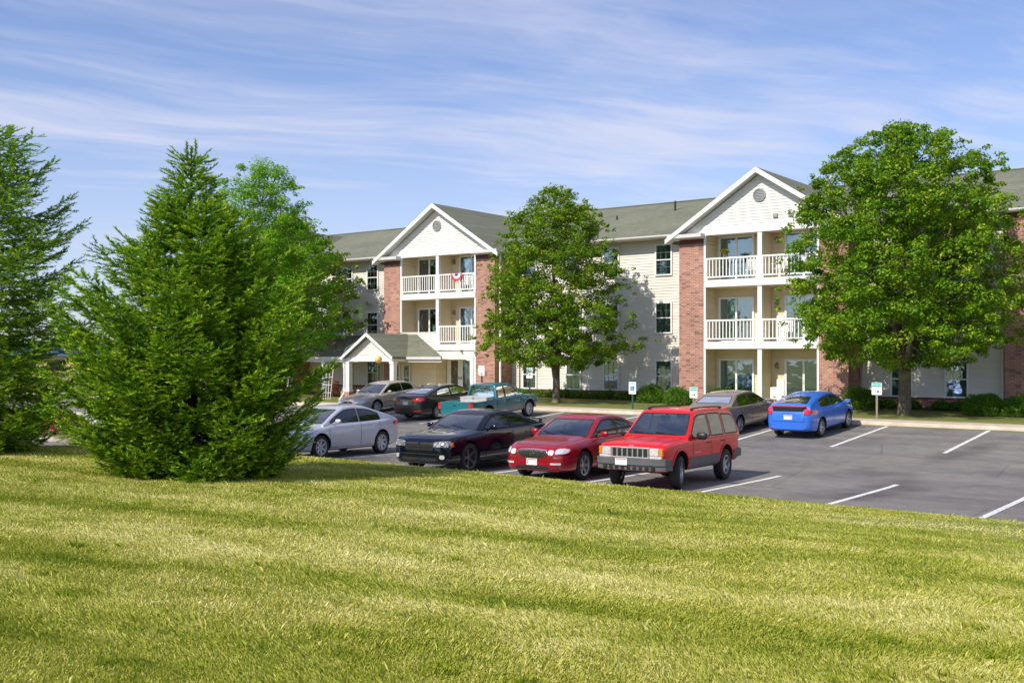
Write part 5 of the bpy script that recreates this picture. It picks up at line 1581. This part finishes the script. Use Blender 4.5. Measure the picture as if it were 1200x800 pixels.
def spruce(x, y, z, H, prof, label, seed, ntw=40, dens=1., top_fork=True, sag=.28):
    rng = np.random.default_rng(seed); rd = random.Random(seed)
    root = empty('spruce_tree', (x, y, z), label=label, cat='tree', group='spruces on the near lawn')
    TB, TD, TL = [], [], []       # twig base, dir, length
    mb = MB()
    mb.tube([(0, 0, -.1), (0, 0, H*.5), (.03, 0, H*.96)], [.15, .09, .012], 10)
    def twig(p, d, l): TB.append(p); TD.append(d); TL.append(l)
    h = .12; 
    while h < H*.965:
        r = pl(prof, h)
        nb = int((7 if h < H*.8 else 5)*dens)+rd.randint(0, 2)
        a0 = rd.random()*6.28
        for b in range(nb):
            a = a0+b*6.283/nb+rd.uniform(-.3, .3); L = r*rd.uniform(.62, 1.12)+.08
            ca, sa = math.cos(a), math.sin(a)
            rise = .10+.30*(h/H)**2
            P = []
            n = 7
            for q in range(n+1):
                t = q/n
                P.append(Vector((ca*L*t, sa*L*t, h+L*(rise*t-sag*2.2*t*(1-t)*(1-h/H)-.22*(1-h/H)*t + .20*t**3))))
            mb.tube([tuple(p) for p in P], [.016*(1-q/n*.8)*(.6+L*.25) for q in range(n+1)], 5)
            # side shoots, drooping, longest in the middle
            m = max(3, int(ntw*L/1.6))
            for k in range(m):
                t = .18+.82*(k+rd.random())/m; q = min(n-1, int(t*n)); f = t*n-q
                p = P[q].lerp(P[min(n, q+1)], min(1, f)); d0 = (P[min(n, q+1)]-P[q]).normalized()
                s = 1 if k % 2 else -1
                sidev = Vector((-sa*s, ca*s, 0))
                sl = (.20+.42*L*(1-t)*.55)*rd.uniform(.6, 1.3)+.10
                dd = (d0*rd.uniform(.5, .9)+sidev*rd.uniform(.5, 1.)+Vector((0, 0, rd.uniform(-.45, .10)))).normalized()
                # the shoot itself carries twiglets
                ns = max(1, int(sl/.13))
                for w in range(ns):
                    pp = p+dd*(sl*w/ns)
                    twig(pp, (dd+Vector((rd.uniform(-.35, .35), rd.uniform(-.35, .35), rd.uniform(-.35, .15)))).normalized(), rd.uniform(.13, .24))
                twig(p+dd*sl*.8, (dd+Vector((0, 0, .15))).normalized(), rd.uniform(.14, .22))
            twig(P[-2], (P[-1]-P[-2]).normalized(), .22); twig(P[-1]-(P[-1]-P[-2]).normalized()*.05, ((P[-1]-P[-2]).normalized()+Vector((0, 0, .35))).normalized(), rd.uniform(.14, .24))
        h += rd.uniform(.17, .27)*(1 if h > .8 else .7)
    # leader
    if top_fork:
        for (dx, l) in ((0.01, .14), (.09, .26), (-.08, .24)):
            zt = H*.985
            p0 = Vector((.03, 0, zt-.15)); p1 = Vector((.03+dx, dx*.4, zt+.05)); p2 = Vector((.03+dx*1.1, dx*.3, zt+.05+l))
            mb.tube([tuple(p0), tuple(p1), tuple(p2)], [.013, .012, .006], 6)
            twig(p1, (p2-p1).normalized(), l*.7); twig(p1+(p2-p1)*.4, (p2-p1).normalized(), l*.6)
    for k in range(14):
        zt = H*(.90+.09*rd.random()); a = rd.random()*6.28; twig(Vector((.03, 0, zt)), Vector((math.cos(a), math.sin(a), .55)).normalized(), .2)
    mb.build('trunk', M['bark_dark'], root, True, 60)
    B = np.array([tuple(v) for v in TB]); D = np.array([tuple(v) for v in TD]); L = np.array(TL); n = len(B)
    K = 26
    T = np.tile(np.linspace(.02, 1., K), n)+rng.uniform(-.02, .02, n*K)
    Bk = np.repeat(B, K, 0); Dk = np.repeat(D, K, 0); Lk = np.repeat(L, K)
    rv = rng.normal(size=(n*K, 3)); rv -= Dk*(rv*Dk).sum(1)[:, None]; rv /= np.linalg.norm(rv, axis=1)[:, None]
    rv[:, 2] = np.abs(rv[:, 2])*.6+rv[:, 2]*.4     # needles sit more on the upper side
    nd = Dk*.66+rv*.78
    nl = .046+.024*rng.random(n*K)
    P = Bk+Dk*(T*Lk)[:, None]
    w = np.cross(nd, rng.normal(size=(n*K, 3))); w /= np.linalg.norm(w, axis=1)[:, None]; w *= .0092
    V = np.empty((n*K, 3, 3)); V[:, 0] = P-w; V[:, 1] = P+w; V[:, 2] = P+nd*nl[:, None]
    base = rng.random(n)
    # needles pale toward the shoot tips: sunlit ends put into the colour
    rn = np.clip(np.repeat(base, K)*.45+rng.random(n*K)*.22+.42*T**1.5, 0, 1)
    np_mesh('crown', V.reshape(-1, 3), np.arange(n*K*3).reshape(-1, 3), M['needle'], root, attr=np.repeat(rn, 3))
    print('spruce twigs', n)
    return root

def shrub(x, y, r, h, label, seed, group=None, name='shrub', mat='shrub_leaf', size=.05, n=9000, cat='shrub', flowers=None, z=None):
    rng = np.random.default_rng(seed)
    zg = z if z is not None else zlawn(x, y)
    root = empty(name, (x, y, zg), label=label, cat=cat, group=group)
    d = rng.normal(size=(n, 3)); d[:, 2] = np.abs(d[:, 2]); d /= np.linalg.norm(d, axis=1)[:, None]
    rad = (.60+.40*rng.random(n)**.6)*(1+.07*np.sin(d[:, 0]*5+seed)+.07*np.sin(d[:, 1]*6+d[:, 2]*5))
    C = np.stack([d[:, 0]*r*rad, d[:, 1]*r*rad, .03+d[:, 2]*h*rad*.97], 1)
    low = C[:, 2] < h*.25; C[low, :2] *= .93
    V, F, rn = leaf_cloud(C, np.full(n, .03), 1, size, rng, flat=1, up=.3)
    np_mesh('foliage', V, F, M[mat], root, attr=rn)
    mb = MB(); rd = random.Random(seed)
    for k in range(9):
        a = k*.7; mb.tube([(0, 0, -.05), (r*.25*math.cos(a), r*.25*math.sin(a), h*.35), (r*.6*math.cos(a), r*.6*math.sin(a), h*.7)], [.02, .014, .006], 5)
    mb.build('stem', M['bark_dark'], root)
    if flowers:
        k = 260; d = rng.normal(size=(k, 3)); d[:, 2] = np.abs(d[:, 2])+.2; d /= np.linalg.norm(d, axis=1)[:, None]
        C = np.stack([d[:, 0]*r*1.02, d[:, 1]*r*1.02, d[:, 2]*h*1.03], 1)
        V, F, rn = leaf_cloud(C, np.full(k, .05), 7, .055, rng, flat=1, up=.8, aspect=.95)
        np_mesh('flowers', V, F, M[flowers], root, attr=rn)
    return root

def build_plants():
    spruce(-16.1, 12.0, zlawn(-16.1, 12), 5.85, [(0, 1.35), (.35, 1.7), (1., 2.05), (2., 2.15), (2.8, 1.9), (3.4, 1.5), (3.9, 1.08), (4.4, .68), (4.8, .38), (5.15, .17), (5.4, .06), (5.85, .02)],
           'big dense green spruce on the lawn with a forked tip, before the silver car', 3, dens=1.15)
    spruce(-23.6, 12.1, zlawn(-23.6, 12.1), 7.3, [(0, 1.1), (.5, 1.6), (1.5, 2.1), (2.6, 2.25), (4., 2.1), (5., 1.75), (6., 1.15), (6.8, .7), (7.6, .1)],
           'tall open spruce cut off by the left edge of the photo', 8, ntw=26, dens=.85, top_fork=False, sag=.12)
    gg = 'broadleaf trees beside the parking lot'
    broadleaf('shade_tree', -27.8, 41.0, zlawn(-27.8, 41)-.05, [(1.7, 1.0), (2.0, 2.8), (2.6, 3.8), (3.3, 3.75), (4.9, 3.2), (7.1, 2.8), (8.3, 2.25), (9.2, 1.45), (10., .35)],
              'medium broadleaf tree with uneven crown before the middle wing, near the teal pickup', gg, 'leaf_pear', 11, nclump=780, per=115, size=.105, crad=.42, trunk=.17, fork=1.35, lump=.28)
    broadleaf('shade_tree', -12.0, 41.0, zlawn(-12, 41)-.05, [(1.85, .8), (2.2, 2.9), (2.9, 4.0), (4.0, 4.35), (6.0, 4.2), (7.6, 3.85), (8.8, 3.35), (9.8, 2.6), (10.5, 1.5), (10.9, .4)],
              'largest broadleaf tree with a dense round crown hiding the right balconies', gg, 'leaf_green', 12, nclump=980, per=150, size=.108, crad=.46, trunk=.22, fork=1.7, lump=.24)
    broadleaf('shade_tree', -46.0, 41.2, zlawn(-46, 41.2), [(3.3, 1.2), (3.9, 3.6), (5., 4.1), (6.6, 3.9), (8.2, 2.9), (9.4, 1.7), (10.3, .4)],
              'dark green broadleaf tree rising over the entrance porch roof', gg, 'leaf_pear', 13, nclump=430, per=66, size=.17, crad=.52, trunk=.2, fork=2.6)
    broadleaf('locust_tree', -31.9, 27.0, z_bed(-31.9, 27), [(2.2, 1.1), (3.2, 2.5), (4.6, 2.9), (6.2, 2.6), (7.8, 2.1), (9.0, 1.5), (10.0, .6)],
              'light green feathery locust tree showing above the big spruce', gg, 'leaf_locust', 14, nclump=460, per=170, size=.085, crad=.48, trunk=.14, fork=1.9, lump=.5, up=.9, thin=.15)
    sg = 'clipped shrubs along the building'
    shrub(-24.1, 43.4, .82, .82, 'rounded light green shrub left of its twin, against the middle wing', 21, sg)
    shrub(-22.15, 42.3, .72, .80, 'rounded light green shrub right of its twin, before the brick pier', 22, sg)
    shrub(-14.5, 43.5, .75, .95, 'dark clipped shrub behind the sign beside the blue hatchback', 23, sg)
    shrub(-9.55, 42.6, .80, .86, 'dark round clipped shrub second from the right edge', 24, sg)
    shrub(-8.2, 42.6, .85, .86, 'dark round clipped shrub cut by the right edge of the photo', 25, sg)
    k = 0
    for x in [-33.1+.82*i for i in range(11)]:
        k += 1
        shrub(x, 45.0+.12*math.sin(k*2.), .50, .36+.06*math.sin(k*1.7), 'low leafy plant in the row along the brick foot of the middle wing', 30+k, 'low leafy plants along the middle wing', 'low_plant', 'hosta', .11, 500, 'plant')
    for i, x in enumerate((-13.9, -12.9, -11.7, -11.0)):
        shrub(x, 45.0, .48, .36, 'low leafy plant at the foot of the right wing behind the largest tree', 50+i, 'low leafy plants along the right wing', 'low_plant', 'shrub_leaf', .09, 600, 'plant')
    shrub(-36.4, 40.0, .35, .35, 'small yellow green plant beside the porch column', 61, None, 'low_plant', 'hosta', .09, 500, 'plant')
    shrub(-34.6, 20.2, .75, .75, 'red flowering shrub in the island bed behind the left spruce', 62, None, 'flowering_shrub', 'shrub_leaf', .06, 2500, 'flowering shrub', 'flower_red', z_bed(-34.6, 20.2))
    shrub(-34.4, 22.0, .8, 1.15, 'white flowering shrub in the island bed behind the left spruce', 63, None, 'flowering_shrub', 'shrub_leaf', .06, 2500, 'flowering shrub', 'flower_white', z_bed(-34.4, 22.0))
    # far tree belt beyond the site: reads as one mass
    rng = np.random.default_rng(77); C = []; Rr = []
    for i in range(900):
        t = rng.random(); x = -260+330*t*0-rng.random()*6; a = R(100+130*rng.random()); d = 190+30*rng.random()
        C.append((d*math.cos(a)-20, d*math.sin(a), 1+7*rng.random()*(.6+.4*math.sin(a*40)))); Rr.append(2.6)
    V, F, rn = leaf_cloud(np.array(C), np.array(Rr), 26, 1.1, rng)
    tag(np_mesh('far_trees', V, F, M['leaf_pear'], attr=rn), 'distant belt of trees beyond the site', 'trees', kind='stuff')
def sign(x, y, zb, zt, style, label, post='tan_metal', w=.31):
    zg = zlawn(x, y)
    t = empty('parking_sign', (x, y, zg), label=label, cat='sign', group='parking signs along the kerb')
    b, p = zb-zg, zt-zg
    mb = MB(); mb.box(-.022, .022, -.012, .012, -.25, p+.03); mb.box(-.034, -.022, -.014, .012, -.25, p+.03); mb.box(.022, .034, -.014, .012, -.25, p+.03)
    mb.build('post', M[post], t)
    mb = MB()
    pts = rpoly([(-w/2, b), (w/2, b), (w/2, p), (-w/2, p)], .03)
    mb.prism([(a, -.020, c) for a, c in pts], (0, .004, 0)); pn = mb.build('sign_panel', M['sign_white'], t)
    H = p-b; d = -.0235
    def bar(x0, x1, z0, z1, m, nm='marking'):
        mb = MB(); mb.box(x0, x1, d, d+.002, b+z0*H, b+z1*H); return mb.build(nm, M[m], pn)
    if style == 'wheelchair':
        def mk():
            return MB()
        s = w*.50; zc = b+H*.46
        mb = MB(); mb.box(-s/2-.01, s/2+.01, d, d+.002, zc-s/2-.01, zc+s/2+.01); mb.build('blue_square', M['sign_blue'], pn)
        mb = MB(); e = d-.002
        mb.lathe([(0, 0), (.013, 0), (.013, .0015), (0, .0015)], (-.02, e, zc+.055), 'y', 14)
        def seg(a, c, ww=.012):
            v = Vector((c[0]-a[0], c[1]-a[1])).normalized(); nx, nz = -v.y*ww/2, v.x*ww/2
            mb.prism([(a[0]-nx, e, zc+a[1]-nz), (c[0]-nx, e, zc+c[1]-nz), (c[0]+nx, e, zc+c[1]+nz), (a[0]+nx, e, zc+a[1]+nz)], (0, .0015, 0))
        seg((-.02, .042), (-.012, -.01)); seg((-.018, .018), (.022, .018), .009); seg((-.012, -.008), (.026, -.010)); seg((.026, -.008), (.042, -.052)); seg((.042, -.050), (.055, -.046), .009)
        for q in range(10):
            a0, a1 = R(110+q*24), R(110+(q+1)*24)
            if q*24 > 200: break
            seg((-.006+.040*math.cos(a0), -.026+.036*math.sin(a0)), (-.006+.040*math.cos(a1), -.026+.036*math.sin(a1)), .008)
        mb.build('wheelchair_symbol', M['sign_white'], pn)
        bar(-w*.36, w*.36, .88, .92, 'sign_teal'); bar(-w*.36, w*.36, .79, .83, 'sign_teal'); bar(-w*.25, w*.25, .10, .13, 'sign_teal')
    elif style == 'reserved':
        bar(-w*.46, w*.46, .86, .97, 'sign_teal'); bar(-w*.46, w*.46, .64, .76, 'sign_teal')
        for k in range(5): bar(-w*.36+k*w*.15, -w*.36+k*w*.15+w*.09, .785, .835, 'sign_teal')
        for k in range(4): bar(-w*.26+k*w*.15, -w*.26+k*w*.15+w*.07, .42, .47, 'sign_teal')
        bar(-w*.20, -w*.06, .22, .31, 'plate_red'); bar(.02*w, w*.24, .20, .33, 'dark_metal')
    elif style == 'plain':
        bar(-w*.3, w*.3, .80, .85, 'sign_teal'); bar(-w*.22, w*.22, .18, .24, 'dark_metal'); bar(-w*.14, w*.18, .10, .15, 'dark_metal')
    elif style == 'pale':
        bar(-w*.44, w*.44, .52, .95, 'sign_pale'); bar(-w*.1, w*.14, .22, .34, 'plate_red'); bar(-w*.3, w*.3, .66, .70, 'sign_white')
    for zz in (b+.03, p-.03):
        mb = MB(); mb.lathe([(0, -.026), (.008, -.025), (.008, -.02)], (0, 0, zz), 'y', 8); mb.build('bolt', M['gutter'], pn)
    return t

def chair(x, y, z, rz, label):
    t = empty('balcony_chair', (x, y, z), (0, 0, R(rz)), label, 'chair', 'white chairs on the balconies')
    mb = MB(); mb.box(-.24, .24, -.24, .22, .40, .43, .01); mb.build('seat', M['white_plastic'], t)
    mb = MB()
    for k in range(5): mb.box(-.22+k*.1, -.16+k*.1, .20, .225, .43, .86)
    mb.box(-.24, .24, .19, .23, .84, .92, .01); mb.build('backrest', M['white_plastic'], t)
    for sx in (-1, 1):
        mb = MB(); mb.tube([(sx*.25, -.24, .64), (sx*.25, .2, .66)], .018, 6); mb.build('armrest', M['white_plastic'], t)
        for sy in (-.22, .2):
            mb = MB(); mb.tube([(sx*.23, sy, 0), (sx*.24, sy, .64)], .018, 6); mb.build('leg', M['white_plastic'], t)

def build_extras():
    M['sign_white'] = simple('sign_white', (.80, .81, .80), .4, var=.03); M['sign_blue'] = simple('sign_blue', (.02, .16, .60), .4, var=.03)
    M['sign_teal'] = simple('sign_teal', (.03, .42, .34), .4, var=.03); M['sign_pale'] = simple('sign_pale', (.52, .72, .66), .4, var=.03)
    sign(-22.3, 38.55, .66, 1.16, 'wheelchair', 'white disabled parking sign with blue wheelchair square on a green post', 'green_metal', .34)
    sign(-12.24, 38.55, .84, 1.28, 'reserved', 'white parking sign with teal bands before the largest tree trunk', 'tan_metal', .36)
    sign(-19.5, 38.55, .56, 1.0, 'reserved', 'white parking sign with teal bands beside the light green shrubs', 'tan_metal', .34)
    sign(-16.1, 38.55, .60, 1.05, 'plain', 'white sign between the tan car and the blue hatchback', 'tan_metal', .33)
    sign(-27.55, 38.55, 1.25, 1.72, 'pale', 'white sign with pale green top half above the teal pickup bonnet', 'dark_metal', .34)
    sign(-30.25, 38.55, 1.34, 1.80, 'plain', 'white sign in front of the brick pier above the teal pickup cab', 'dark_metal', .34)
    # globe lamp
    x, y = -36.95, 38.75; zg = zlawn(x, y)
    t = empty('globe_lamp', (x, y, zg), label='slim post lamp with a round orange globe before the entrance porch', cat='lamp post')
    mb = MB(); mb.tube([(0, 0, -.2), (0, 0, .05)], .09, 14); mb.tube([(0, 0, 0), (0, 0, 1.74)], .04, 12); mb.lathe([(.04, 0), (.08, .03), (.08, .06), (.05, .09)], (0, 0, 1.72), 'z', 16); mb.build('post', M['dark_metal'], t, True, 40)
    mb = MB(); mb.lathe([(.001 if False else 0, -.18)]+[(.18*math.cos(R(a)), .18*math.sin(R(a))) for a in range(-80, 81, 10)]+[(0, .18)], (0, 0, 2.07-zg), 'z', 24)
    M['globe'] = simple('globe', (.80, .52, .16), .25, coat=.6, var=.05); mb.build('globe', M['globe'], t, True)
    # bench under the porch
    x, y = -44.9, 42.9; zg = zlawn(x, y)
    t = empty('porch_bench', (x, y, zg), label='orange brown wooden bench under the entrance porch', cat='bench')
    mb = MB()
    for k in range(4): mb.box(-.65, .65, -.22+k*.12, -.12+k*.12, .40, .43, .005)
    mb.build('seat', M['wood'], t)
    mb = MB()
    for k in range(3): mb.box(-.65, .65, .24, .27, .52+k*.13, .62+k*.13, .005)
    mb.build('backrest', M['wood'], t)
    for sx in (-.6, .6):
        for sy in (-.2, .25): mb = MB(); mb.box(sx-.03, sx+.03, sy-.03, sy+.03, -.03, .88 if sy > 0 else .62); mb.build('leg', M['wood'], t)
        mb = MB(); mb.box(sx-.04, sx+.04, -.26, .26, .62, .66, .005); mb.build('armrest', M['wood'], t)
    # white trellis
    x, y = -42.55, 40.6; zg = zlawn(x, y)
    t = empty('garden_trellis', (x, y, zg), label='white leaning garden trellis left of the porch column', cat='trellis')
    mb = MB()
    for k in range(4): mb = MB(); mb.tube([(-.25+k*.16, 0, -.1), (-.42+k*.28, .1, 1.85)], .018, 6); mb.build('upright', M['white_trim'], t)
    mb = MB()
    for k in range(4): z = .35+k*.42; f = z/1.85; mb = MB(); mb.tube([(-.27-.17*f, .1*f, z), (.25+.20*f, .1*f, z)], .014, 6); mb.build('crossbar', M['white_trim'], t)
    # bunting on the left balcony
    t = empty('bunting_fan', (-36.45, YB-.03, 6.66), label='red white and blue half round bunting hung on the top left balcony rail', cat='bunting')
    for r0, r1, m, nm in ((.27, .40, 'flower_red', 'red_band'), (.14, .27, 'sign_white', 'white_band'), (0, .14, 'navy', 'blue_centre')):
        if m == 'navy': M['navy'] = simple('navy', (.02, .03, .20), .7)
        V = []; F = []; n = 48
        for k in range(n+1):
            a = math.pi+math.pi*k/n; pz = .018*math.sin(k*math.pi*.5)
            for rr in (r0, r1): V.append((rr*math.cos(a), -.03+pz*(rr/.4), rr*math.sin(a)))
        for k in range(n): F.append((2*k, 2*k+1, 2*k+3, 2*k+2))
        V2 = [(a, b+.004, c) for a, b, c in V]; o = len(V)
        F += [tuple(q+o for q in f[::-1]) for f in F]
        np_mesh(nm, np.array(V+V2), np.array(F), M[m], t)
    # flower pot on the right bay rail
    def pot(x, y, z, label, nm='flower_pot', fl='flower_yellow', sc=1.):
        t = empty(nm, (x, y, z), label=label, cat='flower pot'); t.scale = (sc, sc, sc)
        mb = MB(); mb.lathe([(0, 0), (.08, 0), (.12, .16), (.13, .16), (.13, .19), (.105, .19), (.10, .15), (0, .15)], n=18); mb.build('pot', M['terracotta'], t, True, 40)
        rng = np.random.default_rng(int(abs(x)*10)); c = rng.normal(size=(60, 3))*[.09, .09, .05]+[0, 0, .25]
        V, F, rn = leaf_cloud(c, np.full(60, .04), 6, .06, rng); np_mesh('leaves', V, F, M['hosta'], t, attr=rn)
        c = rng.normal(size=(30, 3))*[.09, .09, .04]+[0, 0, .30]
        V, F, rn = leaf_cloud(c, np.full(30, .02), 5, .05, rng, up=1.5); np_mesh('flowers', V, F, M[fl], t, attr=rn)
    pot(-20.85, YB+.04, 6.69, 'terracotta pot of yellow flowers on the top balcony rail of the right gable')
    pot(-15.95, 39.6, zlawn(-15.95, 39.6), 'pot of bright yellow flowers on the grass behind the blue hatchback', sc=1.9)
    pot(-21.35, 44.75, .05, 'green potted plant on the ground floor patio behind the tan car', fl='shrub_leaf', sc=2.1)
    pot(-16.3, 44.9, 5.68, 'potted plant on the top balcony behind the largest tree', sc=1.5)
    chair(-36.3, 44.95, 5.68, 20, 'white chair on the top left balcony behind the bunting')
    chair(-19.85, 44.95, 5.68, 10, 'white chair on the top balcony, left of the white post'); chair(-18.55, 44.95, 5.68, -15, 'white chair on the top balcony, right of the white post'); chair(-18.25, 44.95, 2.88, -10, 'white chair on the middle balcony right of the white post')
    # far building glimpsed between the spruces
    t = empty('far_shop', (-141, 86, -.3), (0, 0, R(30)), 'low tan building with a blue roof far behind the gap between the spruces', 'building')
    M['tanwall'] = simple('tanwall', (.55, .38, .18), .8); M['blueroof'] = simple('blueroof', (.03, .08, .16), .5)
    mb = MB(); mb.box(-7, 7, -5, 5, 0, 2.6); mb.build('wall', M['tanwall'], t)
    mb = MB(); mb.prism([(-7.5, -5.6, 2.6), (-7.5, 0, 4.6), (-7.5, 5.6, 2.6)], (15, 0, 0)); mb.build('roof', M['blueroof'], t)
    for k in range(3): mb = MB(); mb.box(-6+k*4.2, -3.6+k*4.2, -5.1, -4.9, .6, 2.1); mb.build('window', M['dark_glass'], t)

def build_sky():
    w = bpy.data.worlds.new('World'); SC.world = w; w.use_nodes = True
    t = w.node_tree; t.nodes.clear()
    N = NT.__new__(NT); N.t = t; N.m = None
    out = t.nodes.new('ShaderNodeOutputWorld'); bg = t.nodes.new('ShaderNodeBackground')
    sky = t.nodes.new('ShaderNodeTexSky'); sky.sky_type = 'NISHITA'; sky.sun_disc = False
    sky.sun_elevation = R(SUN_EL); sky.sun_rotation = R(180+SUN_AZ); sky.altitude = 200; sky.air_density = 1.; sky.dust_density = .6; sky.ozone_density = 2.2
    g = t.nodes.new('ShaderNodeTexCoord').outputs['Generated']
    sep = N.n('SeparateXYZ'); t.links.new(g, sep.inputs[0])
    # direction projected on a high flat layer, turned so that the streaks run across the view
    zz = N.math('ADD', N.math('MAXIMUM', sep.outputs[2], 0.), .10)
    px = N.math('DIVIDE', sep.outputs[0], zz); py = N.math('DIVIDE', sep.outputs[1], zz)
    cmb = N.n('CombineXYZ'); N.set(cmb.inputs[0], px); N.set(cmb.inputs[1], py)
    wob = N.n('TexNoise', i_Scale=.45, i_Detail=3.); t.links.new(cmb.outputs[0], wob.inputs['Vector'])
    wv = N.n('VectorMath', operation='MULTIPLY_ADD'); t.links.new(wob.outputs['Color'], wv.inputs[0]); wv.inputs[1].default_value = (1.3, 1.3, 0); t.links.new(cmb.outputs[0], wv.inputs[2])
    m1 = N.mapping(wv.outputs[0], (1, 1, 1), (0, 0, R(-36.5-24)))
    m1b = N.mapping(m1, (.50, 1.05, 1), loc=(3.2, 1.4, 0))
    n1 = N.noise(1.25, 9, m1b, .60)
    m2 = N.mapping(m1, (.55, 2.6, 1), (0, 0, R(9)), loc=(7.3, 2.2, 0))
    n2 = N.noise(1.9, 8, m2, .62)
    f = N.math('ADD', N.math('MULTIPLY', n1, .68), N.math('MULTIPLY', n2, .34))
    fac = N.ramp(f, [(.38, (0, 0, 0)), (.50, (.34, .34, .34)), (.64, (.90, .90, .90))])
    # thin veil thickening toward the horizon
    el = sep.outputs[2]
    hz = N.ramp(el, [(.0, (.62, .62, .62)), (.12, (.45, .45, .45)), (.22, (.20, .20, .20)), (.40, (.03, .03, .03))])
    fac = N.math('MAXIMUM', fac, hz); fac = N.math('MULTIPLY', fac, .80)
    col = N.mix(fac, N.mix(1., sky.outputs[0], SKY_TINT, 'MULTIPLY'), CLOUD)
    t.links.new(col, bg.inputs[0]); bg.inputs[1].default_value = SKY_STR
    t.links.new(bg.outputs[0], out.inputs[0])

SUN_EL, SUN_AZ = 43, 12
SKY_STR = .135
SKY_TINT = (.69, .77, .98)
CLOUD = (4.8, 4.8, 5.6)

def main():
    setup_materials()
    build_ground(); build_building(); build_fleet(); build_plants(); build_extras(); build_grass()
    build_sky()
    l = bpy.data.lights.new('sun', 'SUN'); l.energy = 4.2; l.angle = R(.53); l.color = (1., .93, .82)
    o = bpy.data.objects.new('sun', l); COL.objects.link(o)
    e, a = R(SUN_EL), R(SUN_AZ)
    o.rotation_euler = Vector((math.sin(a)*math.cos(e), math.cos(a)*math.cos(e), -math.sin(e))).to_track_quat('-Z', 'Y').to_euler()
    o.location = (-20, 0, 40)
    cam = bpy.data.cameras.new('camera'); cam.sensor_width = 36; cam.lens = 36*1250/1200; cam.shift_y = 18/1200; cam.clip_end = 4000; cam.clip_start = .1
    c = bpy.data.objects.new('camera', cam); COL.objects.link(c); c.location = (0, 0, CAMZ); c.rotation_euler = (R(90), 0, R(36.5)); SC.camera = c
    SC.view_settings.view_transform = 'Standard'; SC.view_settings.look = 'None'; SC.view_settings.exposure = EXPO; SC.view_settings.gamma = 1
    SC.render.engine = 'CYCLES'; SC.cycles.use_denoising = True; SC.cycles.max_bounces = 8; SC.cycles.transparent_max_bounces = 16
    SC.cycles.use_adaptive_sampling = True; SC.cycles.adaptive_threshold = .015
    SC.cycles.sample_clamp_indirect = 8
EXPO = 0.30
main()
